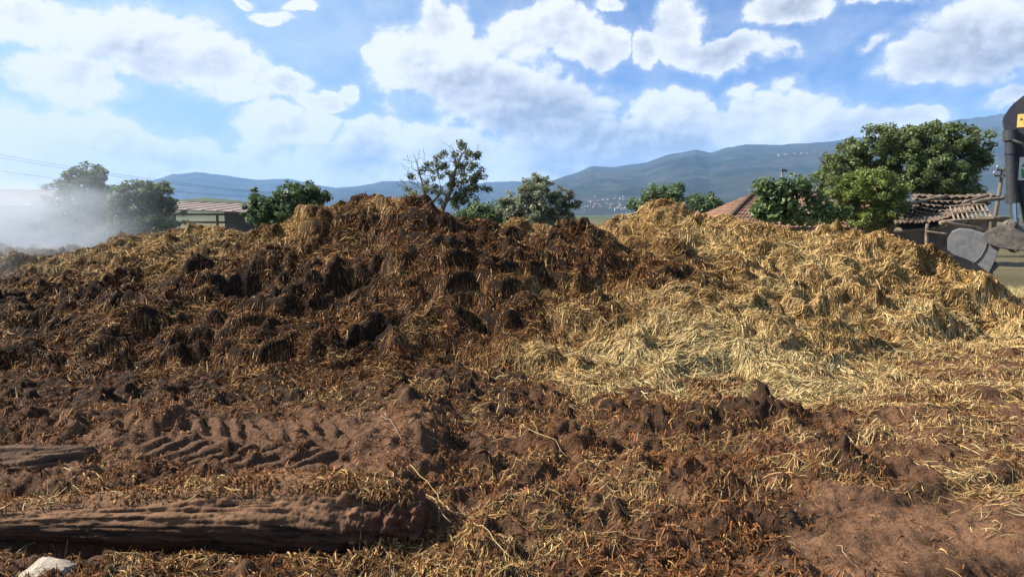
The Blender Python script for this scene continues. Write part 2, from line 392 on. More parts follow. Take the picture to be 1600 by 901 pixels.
GP = [ # ground look: px, py, straw density, darkness(0 pale mud .. 1 black)
 (0,700,.2,.9),(100,660,.22,.95),(0,620,.15,1.),(150,610,.15,1.),(250,640,.35,.9),(330,600,.3,.9),(400,640,.6,.7),(550,630,.7,.6),(700,640,.65,.7),(850,660,.6,.7),(1000,660,.35,.95),(1150,650,.45,.95),(1220,640,.5,.9),
 (1350,640,.7,.4),(1500,620,.7,.35),(1600,620,.7,.3),(1450,560,.9,.4),(1590,560,.7,.4),
 (200,720,.3,.55),(380,710,.06,.5),(300,700,.06,.6),(450,700,.06,.5),(600,690,.1,.35),(680,740,.15,.6),(860,690,.7,.4),(1000,720,.4,.6),(1150,700,.4,.6),(1300,700,.35,.5),(1450,700,.6,.4),(1600,700,.8,.3),
 (560,740,.2,.4),(720,800,.5,.5),(850,750,.5,.6),(1000,780,.7,.5),(1150,760,.6,.5),(1300,740,.7,.5),(1450,740,.6,.4),(1550,760,.9,.3),
 (100,800,.2,.5),(300,880,.6,.6),(100,880,.6,.6),(500,880,.6,.6),(700,880,.8,.55),(850,860,.8,.5),(1000,850,.4,.6),(1150,850,.12,.6),(1300,850,.06,.3),(1450,850,.08,.3),(1600,850,.15,.3),
 (1250,790,.1,.4),(1400,800,.1,.3),(1100,900,.2,.5),(1500,900,.05,.3),(900,900,.7,.5),(-200,800,.4,.6),(1800,800,.5,.3)]
gp = np.array([(*gnd(a, b).xy, c, d) for a, b, c, d in GP])
TR0 = gnd(245, 745).xy; TR1 = gnd(520, 735).xy
CLODS = [(*gnd(a, b).xy, rx, ry, h) for a, b, rx, ry, h in ((1060,672,.42,.20,.12),(1190,655,.30,.16,.17),(880,695,.40,.22,.13),(1330,735,.45,.18,.11),(1000,745,.5,.16,.09),(1150,765,.4,.14,.07),(760,735,.35,.16,.08),(900,800,.4,.14,.07),(640,655,.4,.2,.10),(450,640,.35,.18,.08))]
def ground_fields(x, y):
    sw = 0; a = 0; b = 0.
    yk = y*(1+.10*sstep(3.3, 3.5, y)*sstep(5.6, 4, y)*sstep(-.2, -.8, x))
    for (u, v, c, d) in gp:
        w = 1/((x-u)**2+(yk-v)**2+.02)**1.7; sw = sw+w; a = a+w*c; b = b+w*d
    straw = a/sw; dark = b/sw
    near = sstep(16, 7, np.hypot(x, y))
    z = -.8*sstep(12.5, 21, y)
    rough = .35+.65*sstep(.25, .6, dark)
    c1, _ = cell(x*3.1+.4*fbm(x*2, y*2, 5, 2), y*3.6, 201)
    ft = sstep(4.7, 5.5, y)*sstep(8.5, 6.5, y)*sstep(1.6, .2, x)
    ft = ft+.6*sstep(.15, .5, dark)*(1-ft)
    for sc, A, e0, sd_ in ((2.3, .13, .6, 59), (4.4, .085, .6, 63), (8.5, .05, .6, 65)):
        c_, h_ = cell(x*sc+.35*fbm(x*sc*1.7, y*sc*1.7, sd_+100, 2), y*sc*1.15, sd_)
        z = z+near*ft*A*(h_-.40)*sstep(e0, .18, c_)
    z = z+near*(.011+.015*rough)*fbm(x*17, y*19, 211, 4)+near*.012*np.clip(.35-cell(x*13, y*14, 213)[0], 0, 1)*2
    z = z+near*(.07*fbm(x*.8, y*.8, 203, 3)+rough*(.065*(.5-c1)+.055*fbm(x*4.5, y*5.5, 205, 4)+.03*(1-2*np.abs(perlin(x*9, y*11, 207)))))
    for (a, b, rx, ry, h) in CLODS:
        q_ = ((x-a)/rx)**2+((y-b)/ry)**2; z = z+h*np.exp(-q_*1.3)*(1+1.1*fbm(x*6, y*7, 241, 4))
    # tyre lugs pressed in the soil at left
    # the soil behind the log lies higher than the yard in front of it
    bank = np.interp(y+.03*fbm(x*2.5, y*2.5, 215, 3), [3.24, 3.36, 3.7, 4.3, 4.9, 5.7], [0, .20, .15, .27, .14, 0])*sstep(-.2, -.75, x+.14*fbm(x*2, y*2, 217, 2))
    z = z+bank-.07*sstep(.14, .03, np.abs(y-3.13))*sstep(-.6, -.9, x)*sstep(-3, -2.2, x)
    u = (x+1.56)*math.cos(.12)-(y-4.02)*math.sin(.12); v = (x+1.56)*math.sin(.12)+(y-4.02)
    mk = sstep(.68, .42, np.abs(u+.05)+.25*fbm(x*3, y*3, 227, 3))*sstep(.34, .27, np.abs(v))*sstep(-.5, -.1, fbm(x*2.2, y*2.2, 221, 3)+.25)
    lug = np.sin((u+np.abs(v-.04)*.9+.07*fbm(x*4, y*5, 223, 3))*2*math.pi/.135)
    tread = .058*sstep(-.2, .3, lug)*sstep(.02, .07, np.abs(v-.04))-.025+.03*sstep(.08, .0, np.abs(v-.04))
    mk = mk*sstep(-.42, -.1, fbm(x*4.5, y*4.5, 229, 3)); z = z-.85*mk*(z-bank)+mk*(tread-.01+.012*fbm(x*12, y*14, 225, 4))
    # wheel ruts and boot prints at right
    for (ax, ay, bx, by, wd, dp) in ((.6,3.0,6.5,5.2,.15,.035),(1.4,2.6,6.5,4.4,.15,.035),(2.4,6.2,8,6.9,.2,.04),(3.2,5.6,8,6.1,.18,.04)):
        L = math.hypot(bx-ax, by-ay); s_ = ((x-ax)*(bx-ax)+(y-ay)*(by-ay))/L; d_ = np.abs(((y-ay)*(bx-ax)-(x-ax)*(by-ay))/L+.1*fbm(x*1.1, y*1.1, 231, 2))
        k = sstep(-.2, .3, s_)*sstep(L+.2, L-.3, s_)
        z = z-k*dp*sstep(wd, wd*.5, d_)+k*dp*.6*np.exp(-((d_-wd*1.3)/.07)**2)
    return z, straw, dark, mk

def growing(a0, a1, s0, grow, lim):
    out = [a0]; s = s0
    while out[-1] < a1: out.append(out[-1]+s); s = min(s*grow, lim)
    return np.array(out)
# ---- the ground: one sheet, fine in the yard, coarse out to the horizon
gx = np.concatenate([-growing(6.2, 16000, .06, 1.12, 1500)[::-1], np.arange(-6.2, 6.2, .0155)[1:], growing(6.2, 16000, .06, 1.12, 1500)])
gy = np.concatenate([-growing(-2.2, 16000, .06, 1.15, 1500)[::-1], np.arange(2.2, 4.2, .011)[1:], growing(4.2, 8.5, .0115, 1.003, .03), growing(8.56, 16000, .05, 1.06, 1500)])
X, Y = np.meshgrid(gx, gy); gz, gs, gdk, gmk = ground_fields(X, Y)
inside = (X > GX0) & (X < GX1) & (Y > GY0) & (Y < GY1)
hzz, hdr, hpl = heap_fields(np.clip(X, GX0, GX1), np.clip(Y, GY0, GY1))
under = inside & (hzz > gz+.02)
gz = gz-np.where(under, np.clip(hzz-gz, 0, .25), 0)
n1 = fbm(X*1.9, Y*1.9, 301, 4); n2 = fbm(X*9, Y*9, 303, 3)
dk = np.clip(gdk+.04+.62*n1+.2*n2+.4*fbm(X*4.5, Y*4.5, 309, 3)*sstep(9, 6, Y)+.5*sstep(4.9, 5.6, Y)*sstep(.9, -.5, X), 0, 1)[..., None]
pal = np.array([.158, .083, .047]); drk = np.array([.028, .0150, .0088]); red = np.array([.130, .056, .023])
gc = pal*(1-dk)+drk*dk
rd = sstep(.15, .45, fbm(X*1.1+9, Y*1.1, 305, 3))[..., None]*.6
gc = gc*(1-rd)+rd*(red*(1-.6*dk))
mk3 = gmk[..., None]; gc = gc*(1-mk3)+mk3*np.array([.105, .057, .034])
far = sstep(12, 22, np.hypot(X, Y))[..., None]
fc = np.array([.10, .085, .045])*(1+.5*fbm(X*.07, Y*.07, 307, 4)[..., None]); gc = gc*(1-far)+far*fc
far2 = sstep(150, 600, np.hypot(X, Y))[..., None]; gc = gc*(1-far2)+far2*np.array([.055, .07, .035])*(1+.9*fbm(X*.004, Y*.004, 311, 4)[..., None])
dg = (sstep(5.4, 6.6, X)*sstep(8.2, 9.2, Y)*sstep(22, 15, Y))[..., None]; gc = gc*(1-dg)+dg*np.array([.20, .16, .085])
ny, nx = X.shape; idx = np.arange(nx*ny).reshape(ny, nx)
quads = np.stack([idx[:-1, :-1], idx[:-1, 1:], idx[1:, 1:], idx[1:, :-1]], -1).reshape(-1, 4)
ground = mesh_np('ground', np.stack([X, Y, gz], -1).reshape(-1, 3), [quads], M_MUD, col=gc.reshape(-1, 3))
tag(ground, kind='structure')

# ------------------------------------------------------------------ straw blades
def blades(x, y, hfun, ang, L, wdt, col, lift, tip):
    """ribbons lying over a height function; returns verts, quads, colours"""
    n = len(x); K = 4
    ts = np.linspace(-.5, .5, K)
    bend = rng.normal(0, .7, n)
    V = np.zeros((n, K, 2, 3)); a0 = ang-bend*.5
    e = np.minimum(L*.4, .05); ca, sa = np.cos(ang), np.sin(ang)
    sl = (hfun(x+ca*e, y+sa*e)-hfun(x-ca*e, y-sa*e))/(2*e); L = L/np.sqrt(1+sl*sl)
    cx = np.zeros((n, K)); cy = np.zeros((n, K))
    for i in range(1, K):
        a = a0+bend*(i-.5)/(K-1)
        cx[:, i] = cx[:, i-1]+np.cos(a)*L/(K-1); cy[:, i] = cy[:, i-1]+np.sin(a)*L/(K-1)
    cx -= cx.mean(1)[:, None]; cy -= cy.mean(1)[:, None]
    roll = rng.uniform(-1.1, 1.1, n)
    lf = np.stack([lift*rng.uniform(-.3, .6, n), lift*rng.uniform(.2, 1, n), lift*rng.uniform(.2, 1, n)+tip*.25, lift*rng.uniform(-.3, .6, n)+tip], 1)
    for i in range(K):
        gx_ = x+cx[:, i]; gy_ = y+cy[:, i]; zz = hfun(gx_, gy_)+lf[:, i]
        w = wdt*(.5 if i in (1, 2) else .28)
        wx = -np.sin(ang)*np.cos(roll)*w; wy = np.cos(ang)*np.cos(roll)*w; wzz = np.sin(roll)*w
        V[:, i, 0] = np.stack([gx_-wx, gy_-wy, zz-wzz], 1); V[:, i, 1] = np.stack([gx_+wx, gy_+wy, zz+wzz], 1)
    b = (np.arange(n)*K*2)[:, None, None]
    q = np.array([[2*i, 2*i+1, 2*i+3, 2*i+2] for i in range(K-1)])[None]+b
    return V.reshape(-1, 3), q.reshape(-1, 4), np.repeat(col, K*2, 0)
ST_OR = np.array([.38, .225, .082]); ST_TAN = np.array([.42, .295, .135]); ST_PALE = np.array([.50, .43, .23]); ST_BR = np.array([.205, .086, .032]); ST_DK = np.array([.040, .018, .009])
def straw_col(dr, pl, n):
    r = rng.random(n)[:, None]; d = np.clip(dr+rng.normal(0, .16, n), 0, 1)[:, None]; p = np.clip(pl+rng.normal(0, .2, n), 0, 1)[:, None]
    dry = ST_OR*(1-p)+p*(ST_TAN*(1-r)+ST_PALE*r)
    wet = ST_DK*(1-r)+ST_BR*r
    k = sstep(.28, .80, d)
    c = wet*(1-k)+dry*k
    out = (rng.random(n) < .075)[:, None]; c = np.where(out, ST_OR*(1-r)+ST_TAN*r, c)
    return c*rng.uniform(.35, 1.45, n)[:, None]

# ------------------------------------------------------------------ the heaps
xs = np.concatenate([-growing(7.6, 17.5, .024, 1.02, .08)[::-1], np.arange(-7.6, 8.2, .0215)[1:], growing(8.2, 12.5, .024, 1.03, .1)])
ys = np.concatenate([growing(4.9, 10.6, .017, 1.0016, .03), growing(10.62, 18.4, .035, 1.008, .08)])
HX, HY = np.meshgrid(xs, ys); HZ, HD, HPL = heap_fields(HX, HY)
GZ, _, _, _ = ground_fields(HX, HY)
from functools import partial
def regular(A):            # heap height on a regular lattice for the blades to lie on
    return A
RX0, RY0, RS = -17.0, 5.0, .03
rx_ = np.arange(RX0, 12, RS); ry_ = np.arange(RY0, 18, RS); RXX, RYY = np.meshgrid(rx_, ry_)
RZ, RD, RP = heap_fields(RXX, RYY); RG, _, _, _ = ground_fields(RXX, RYY); RZM = np.maximum(RZ, RG)
# smoothed slope for the direction of drape
def blur(A, k):
    for ax in (0, 1):
        c = np.cumsum(np.pad(A, [(k+1, k) if a == ax else (0, 0) for a in (0, 1)], mode='edge'), axis=ax)
        n = A.shape[ax]; A = (np.take(c, range(2*k+1, 2*k+1+n), ax)-np.take(c, range(0, n), ax))/(2*k+1)
    return A
RB2 = blur(RZM, 1)*.6+RZM*.4
def hsurf(x, y): return bil(RB2, x, y, RX0, RY0, RS)
RB = blur(RZM, 4); SGY, SGX = np.gradient(RB, RS)
HEAPS = [ # name, label, category, seeds (x, y)
 ('manure_heap','dark brown steaming manure heap, largest, in the middle and left','heap',[(-6,8),(-4,7.4),(-2,7.5),(-2.2,9.2),(-.8,8.6),(0.3,7.8),(.7,8.8),(-.5,6.8),(-8,8),(-5,9),(-10,8),(-3.6,8.7),(0.1,6.6),(1.3,9.4)]),
 ('straw_heap','big golden straw heap on the right, reaching the excavator bucket','heap',[(3.4,9.6),(4.6,9.2),(3,8.6),(6,9.4),(6.8,8.9),(2.3,8.3),(4.4,10.6),(5.2,10.5),(5.8,8.4),(7,8.1),(4.8,8.2),(8.6,8.6),(2.6,10.1)]),
 ('straw_heap','low pale straw mound spilling onto the mud in front of the golden heap','heap',[(1.0,6.6),(1.8,6.4),(2.7,6.3),(3.2,6.5),(1.6,7.1),(2.6,7.2),(3.6,7.1),(.9,7.1)]),
 ('straw_heap','round orange straw mound behind, its top above the golden heap','heap',[(2.9,11.8),(2.2,11.6),(3.4,12),(1.5,11.8),(2.8,13)]),
 ('straw_heap','brown straw ridge behind the dark heap, below the grey leaved tree','heap',[(-.8,13.4),(0,13.3),(.8,12.8),(-1.4,13.5),(0,12),(0,15)]),
 ('straw_heap','long lumpy tan straw ridge at the back left, in front of the shed','heap',[(-8,12.8),(-7,13),(-6.2,13.4),(-5.2,13.8),(-4.4,12.6),(-3.6,13.6),(-5,12),(-2.6,12.2)]),
 ('straw_heap','smoking straw heap at the far left edge under the white smoke','heap',[(-11,14.5),(-9.6,13.6),(-9.3,12.2),(-13,14),(-12,12),(-15,13),(-11,16)])]
seedx = np.array([(sx, sy, i) for i, h in enumerate(HEAPS) for sx, sy in h[3]])
def owner(x, y):
    wx = x+.25*fbm(x*1.4, y*1.4, 401, 3); wy = y+.25*fbm(x*1.4, y*1.4, 403, 3)
    best = np.full(x.shape, 1e9); own = np.zeros(x.shape, int)
    for sx, sy, i in seedx:
        d = (wx-sx)**2+(wy-sy)**2; m = d < best; best = np.where(m, d, best); own = np.where(m, int(i), own)
    return own
vis = HZ > GZ-.05
ny, nx = HX.shape; idx = np.arange(nx*ny).reshape(ny, nx)
Q = np.stack([idx[:-1, :-1], idx[:-1, 1:], idx[1:, 1:], idx[1:, :-1]], -1).reshape(-1, 4)
qv = (vis[:-1, :-1] | vis[1:, :-1] | vis[:-1, 1:] | vis[1:, 1:]).reshape(-1)
OWN = owner(HX, HY); qo = OWN[:-1, :-1].reshape(-1)
HV = np.stack([HX, HY, HZ], -1).reshape(-1, 3)
kd = sstep(.25, .8, HD+.10*fbm(HX*8, HY*8, 411, 3))[..., None]
bd = np.array([.020, .0125, .0088])*(1+.5*fbm(HX*3, HY*3, 413, 3)[..., None]); bs = np.array([.13, .075, .030])*np.ones_like(kd)
BC = (bd*(1-kd)+bs*kd).reshape(-1, 3)
# blades
cellA = RS*RS
nb = 430000
dist = np.hypot(RXX, RYY)
front = np.clip((-SGX*0-SGY*-1)*1.0, -.2, 1.6)            # faces turned to the yard show more
wgt = (RZ > RG-.02)*(.45+.85*RD)*(1+1.2*np.clip(SGY, 0, 1.5))/dist**1.6*np.where(SGY < -.5, .25, 1)*(RXX > -14)*(RXX < 10)
wgt = wgt*(.55+.9*sstep(-.25, .35, fbm(RXX*3.1, RYY*3.1, 421, 3)))
cdf = np.cumsum(wgt.ravel()); cdf /= cdf[-1]
pick = np.searchsorted(cdf, rng.random(nb))
bx = RXX.ravel()[pick]+rng.uniform(-RS/2, RS/2, nb); by = RYY.ravel()[pick]+rng.uniform(-RS/2, RS/2, nb)
bdr = RD.ravel()[pick]; bpl = RP.ravel()[pick]
gxx = SGX.ravel()[pick]; gyy = SGY.ravel()[pick]
th0 = 4.2*fbm(bx*.9, by*.9, 431, 3)+1.6*fbm(bx*4.2, by*4.2, 433, 2)
side = np.where(perlin(bx*1.3, by*1.3, 437) > 0, 1., -1.)
ang = np.arctan2(-gyy*.75+.75*np.sin(th0)-.10, -gxx*.75+.9*np.cos(th0)+.85*side)+rng.normal(0, .42, nb)
loose = rng.random(nb) < .16; ang = np.where(loose, rng.uniform(0, 6.28, nb), ang)
Ln = rng.gamma(4, .030, nb)*(.60+.65*bdr); Ln = np.clip(Ln, .04, .36)
dd = np.hypot(bx, by)
wd = rng.uniform(.0045, .0105, nb)*np.clip(dd/8, .8, 1.6)
lift = .012+.018*rng.random(nb)*(.4+bdr); tip = np.where(rng.random(nb) < .12, rng.uniform(.02, .07, nb), rng.uniform(-.01, .012, nb))
cl = straw_col(bdr, bpl, nb)
own_b = owner(bx, by)
for i, (nm, lab, cat, seeds) in enumerate(HEAPS):
    q = Q[qv & (qo == i)]; ids = np.unique(q); rem = np.zeros(nx*ny, np.int64); rem[ids] = np.arange(len(ids))
    s = own_b == i
    bv, bq, bc = blades(bx[s], by[s], hsurf, ang[s], Ln[s], wd[s], cl[s], lift[s], tip[s])
    o = mesh_np(nm, np.concatenate([HV[ids], bv]), [rem[q], bq+len(ids)], [M_BODY, M_STRAW], col=np.concatenate([BC[ids], bc]),
                fmat=np.r_[np.zeros(len(q), int), np.ones(len(bq), int)])
    tag(o, lab, cat)

# ---- loose straw over the mud
RX2, RY2, RS2 = -7.0, 2.2, .015
qx = np.arange(RX2, 9, RS2); qy = np.arange(RY2, 9.5, RS2); QX, QY = np.meshgrid(qx, qy)
QG, QS, QD, QM = ground_fields(QX, QY)
def gsurf(x, y): return bil(QG, x, y, RX2, RY2, RS2)
LOGX = np.array([at(a, 810, 3.26).x for a in (-90,60,180,300,420,520,600,664)]); LOGZ = np.array([at(a, b, 3.26).z for a, b in ((-90,815),(60,812),(180,808),(300,806),(420,803),(520,806),(600,812),(664,818))]); LOGR = np.array([.09, .10, .125, .165, .195, .21, .20, .15])
lz_ = np.interp(QX, LOGX, LOGZ); lr_ = np.interp(QX, LOGX, LOGR)*1.04
ONLOG = (np.abs(QY-3.26) < lr_*.72) & (QX < LOGX[-1]-.03); QS = np.where(ONLOG, np.maximum(QS, .55+.6*perlin(QX*2.2, QY*2)), QS)
QG = np.where((np.abs(QY-3.26) < lr_*.72) & (QX < LOGX[-1]-.03), np.maximum(QG, lz_+np.sqrt(np.maximum(lr_**2-(QY-3.26)**2, 0))), QG)
QH, _, _ = heap_fields(np.clip(QX, GX0, GX1), np.clip(QY, GY0, GY1))
n2 = 72000
patch = sstep(-.18, .30, fbm(QX*2.3, QY*2.8, 501, 4)+.6*(QS-.5))
_gy, _gx = np.gradient(QG, RS2); OKQ = (np.hypot(_gx, _gy) < 1.3)
fringe = np.exp(-np.clip(QG-QH, 0, 1)/.10)*sstep(-.3, .8, QX-.1*QY)
w2 = (QH < QG+.06)*OKQ*(QS**1.4+1.3*fringe)*(1+3*fringe)*patch*(1-.9*QM)/np.hypot(QX, QY)**1.7
w2 = w2*(np.abs(QX) < QY*.95+.5)
cdf = np.cumsum(w2.ravel()); cdf /= cdf[-1]; pick = np.searchsorted(cdf, rng.random(n2))
x2 = QX.ravel()[pick]+rng.uniform(-.008, .008, n2); y2 = QY.ravel()[pick]+rng.uniform(-.008, .008, n2)
a2 = .2+2.2*fbm(x2*1.2, y2*1.2, 511, 2)+rng.normal(0, .75, n2)
L2 = np.clip(rng.gamma(3.2, .028, n2), .025, .34); dk2 = QD.ravel()[pick]
d2 = np.clip(.88-.78*dk2*(1-.6*fringe.ravel()[pick])+rng.normal(0, .25, n2)+.5*fbm(x2*2, y2*2, 513, 2), 0, 1)
c2 = straw_col(d2, np.clip(rng.normal(.6, .25, n2), 0, 1), n2)*1.05
bv, bq, bc = blades(x2, y2, gsurf, a2, L2, rng.uniform(.0020, .0050, n2)*np.clip(np.hypot(x2, y2)/4.5, .8, 1.7), c2, .004+.016*rng.random(n2), np.where(rng.random(n2) < .15, rng.uniform(.01, .05, n2), 0.))
# dark crumbs and fibres between the straw
n5 = 68000
w5 = (QH < QG+.05)*(.04+sstep(.3, .7, QD))*OKQ*(1-.85*QM)*(.3+sstep(-.2, .3, fbm(QX*3.1, QY*3.4, 521, 4)))/np.hypot(QX, QY)**1.7*(np.abs(QX) < QY*.95+.5)
cdf = np.cumsum(w5.ravel()); cdf /= cdf[-1]; pick = np.searchsorted(cdf, rng.random(n5))
x5 = QX.ravel()[pick]+rng.uniform(-.008, .008, n5); y5 = QY.ravel()[pick]+rng.uniform(-.008, .008, n5)
tn5 = rng.random((n5, 1)) < (.05+.5*patch*np.clip(QS, 0, 1)).ravel()[pick][:, None]
c5 = np.where(tn5, ST_OR*.5+ST_TAN*.45, ST_DK*1.5*(1-rng.random((n5, 1)))+ST_BR*1.2*rng.random((n5, 1)))*rng.uniform(.5, 1.3, (n5, 1))
v5, q5, c5 = blades(x5, y5, gsurf, rng.uniform(0, 6.28, n5), np.clip(rng.gamma(3, .014, n5), .012, .14), rng.uniform(.003, .008, n5), c5, .006+.022*rng.random(n5), np.where(rng.random(n5) < .2, rng.uniform(.01, .04, n5), 0.))
bq = np.concatenate([bq, q5+len(bv)]); bv = np.concatenate([bv, v5]); bc = np.concatenate([bc, c5])
tag(mesh_np('loose_straw', bv, [bq], M_STRAW, col=bc), 'loose straw and dark crumbs trodden into the brown mud of the yard', 'straw', kind='stuff')
# ---- dry grass beyond the right end of the heap
n3 = 26000
x3 = rng.uniform(6.2, 12, n3); y3 = rng.uniform(8.6, 15, n3); h3 = rng.uniform(.05, .22, n3)
z3 = ground_fields(x3, y3)[0]; th = rng.uniform(0, 6.28, n3); ln = rng.normal(0, .14, (n3, 2)); w3 = .006
V = np.zeros((n3, 4, 3)); cw = np.cos(th)*w3; swd = np.sin(th)*w3
V[:, 0] = np.stack([x3-cw, y3-swd, z3-.01], 1); V[:, 1] = np.stack([x3+cw, y3+swd, z3-.01], 1)
V[:, 2] = np.stack([x3+cw*.2+ln[:, 0], y3+swd*.2+ln[:, 1], z3+h3], 1); V[:, 3] = np.stack([x3-cw*.2+ln[:, 0], y3-swd*.2+ln[:, 1], z3+h3], 1)
tag(mesh_np('dry_grass', V.reshape(-1, 3), [np.arange(n3*4).reshape(-1, 4)], M_STRAW, col=np.repeat(np.array([.36, .29, .15])*rng.uniform(.6, 1.3, (n3, 1)), 4, 0)),
    'pale dry grass behind the excavator bucket', 'dry grass', kind='stuff')

#@@REST
# ------------------------------------------------------------------ mountains and hills
def ridge_fn(pts):
    a = np.array([math.atan2(*ray(px, py)[:2]) for px, py in pts])
    e = np.array([(lambda r: r[2]/math.hypot(r[0], r[1]))(ray(px, py)) for px, py in pts])
    return lambda az: np.interp(az, a, e)
def mountain(name, pts, r0, rr, r1, mat_, seed, na=700, nr=150, rough=.26, power=1.25, zb=-1.0, ridge_noise=.012):
    rf = ridge_fn(pts); a0 = math.atan2(*ray(*pts[0])[:2]); a1 = math.atan2(*ray(*pts[-1])[:2])
    az = np.linspace(a0, a1, na); rad = np.concatenate([np.linspace(r0, rr, nr), np.linspace(rr, r1, 25)[1:]])
    A, Rr = np.meshgrid(az, rad); Xm = np.sin(A)*Rr; Ym = np.cos(A)*Rr
    t = np.where(Rr < rr, (Rr-r0)/(rr-r0), 1-(Rr-rr)/(r1-rr))
    prof = np.clip(t, 0, 1)**power
    k = 2.2/(rr-r0)*1.6
    wx = Xm*k+.5*fbm(Xm*k, Ym*k, seed, 3); wy = Ym*k+.5*fbm(Xm*k, Ym*k, seed+3, 3)
    rid = (1-2*np.abs(perlin(wx, wy, seed+7)))*.6+.4*(1-2*np.abs(perlin(wx*2.1, wy*2.1, seed+8)))+.25*fbm(wx*4, wy*4, seed+9, 4)
    top = rf(A)*rr
    near_top = sstep(1.0, .55, t)
    Z = CAM_H+top*(prof+rough*rid*near_top*np.clip(t, 0, 1)**.6*(1-prof*.4))+ridge_noise*top*fbm(wx*7, wy*7, seed+12, 3)*(t > .3)
    Z = np.where(t <= 0.001, zb, Z)
    V = np.stack([Xm, Ym, Z], -1).reshape(-1, 3); ny, nx = A.shape; idx = np.arange(nx*ny).reshape(ny, nx)
    q = np.stack([idx[:-1, :-1], idx[:-1, 1:], idx[1:, 1:], idx[1:, :-1]], -1).reshape(-1, 4)
    o = mesh_np(name, V, [q], mat_); tag(o, kind='structure')
    def zat(x, y):
        aa = math.atan2(x, y); r_ = math.hypot(x, y)
        j = int(np.clip((aa-a0)/(a1-a0)*(na-1), 0, na-1)); i = int(np.clip(np.searchsorted(rad, r_), 1, len(rad)-1))
        f_ = (r_-rad[i-1])/(rad[i]-rad[i-1]); return float(Z[i-1, j]*(1-f_)+Z[i, j]*f_)
    return o, zat
M_MTN = mat('mountain_forest', (.016,.023,.016), 1, .05, .55, .0022, .0, base2=(.040,.042,.034))
M_HILL = mat('low_hill_scrub', (.040,.055,.022), 1, .05, .5, .006, base2=(.085,.085,.045))
mountain('mountains', [(180,300),(230,285),(270,272),(310,269),(350,274),(400,281),(450,279),(500,290),(560,298),(640,306)], 7500, 10500, 12000, M_MTN, 901, 300, 60)
mountain('mountains', [(460,318),(500,297),(530,293),(560,291),(600,283),(640,283),(690,291),(730,288),(760,285),(800,283),(860,284),(920,290),(1000,300),(1100,320)], 5600, 8800, 10500, M_MTN, 921, 360, 80)
mountain('mountains', [(1320,230),(1380,216),(1440,201),(1490,188),(1540,182),(1600,174),(1700,168),(1900,190)], 6900, 8300, 9500, M_MTN, 941, 300, 60)
mtn, mz = mountain('mountains', [(700,330),(760,312),(800,301),(830,293),(860,283),(880,276),(900,270),(925,260),(960,261),(985,257),(1010,254),(1040,243),(1065,238),(1087,234),(1110,238),(1135,231),(1165,226),(1220,226),(1290,222),(1340,214),(1420,216),(1490,205),(1560,196),(1640,190),(1800,180),(2000,190)], 2600, 6800, 8200, M_MTN, 961, 900, 190)
mountain('hills', [(150,334),(200,326),(240,319),(280,312),(320,309),(360,312),(400,317),(450,324),(520,334)], 700, 1300, 1600, M_HILL, 981, 220, 60, zb=-1.5)

# ------------------------------------------------------------------ far village: little white houses on the slope
M_WHITE = mat('whitewash', (.34,.33,.31), .9, .2, .15, .3); M_RED = mat('red_roof', (.30,.13,.08), .9, .2, .3, .3)
def far_house(w, d, h):
    V = [(-w,-d,-3),(w,-d,-3),(w,d,-3),(-w,d,-3),(-w,-d,h),(w,-d,h),(w,d,h),(-w,d,h),(-w*1.05,0,h*1.45),(w*1.05,0,h*1.45),
         (-w*1.08,-d*1.1,h),(w*1.08,-d*1.1,h),(w*1.08,d*1.1,h),(-w*1.08,d*1.1,h)]
    q = np.array([(0,1,5,4),(1,2,6,5),(2,3,7,6),(3,0,4,7),(10,11,9,8),(12,13,8,9)]); t = np.array([(4,7,8),(5,9,6)])
    return mesh_np('village_house', V, [q, t], [M_WHITE, M_RED], fmat=[0,0,0,0,1,1,0,0], smooth=False)
protos = [far_house(5, 4.5, 6), far_house(7, 5, 8), far_house(4.5, 4, 5)]; first = [True]*3
def put_house(px, py_r, label, group, k=None, sc=1.0):
    k = rng.integers(3) if k is None else k
    if first[k]: o = protos[k]; first[k] = False
    else: o = protos[k].copy(); COL.objects.link(o)
    a = math.atan2(*ray(px, 300)[:2]); x = math.sin(a)*py_r; y = math.cos(a)*py_r
    o.location = (x, y, mz(x, y)); o.rotation_euler = (0, 0, rng.uniform(-.6, .6)); o.scale = (sc,)*3
    tag(o, label, 'house', group); return o
for i in range(64):
    px = np.clip(rng.normal(945, 45), 850, 1030); put_house(px, rng.uniform(2720, 3350), 'tiny white house of the far village at the foot of the mountain', 'houses of the far village', sc=rng.uniform(.45, .9))
for i in range(24):
    put_house(rng.uniform(1212, 1278), 5150+rng.uniform(-150, 150), 'tiny white house of the hamlet high on the mountain slope', 'houses of the high hamlet', sc=rng.uniform(.55, .95))

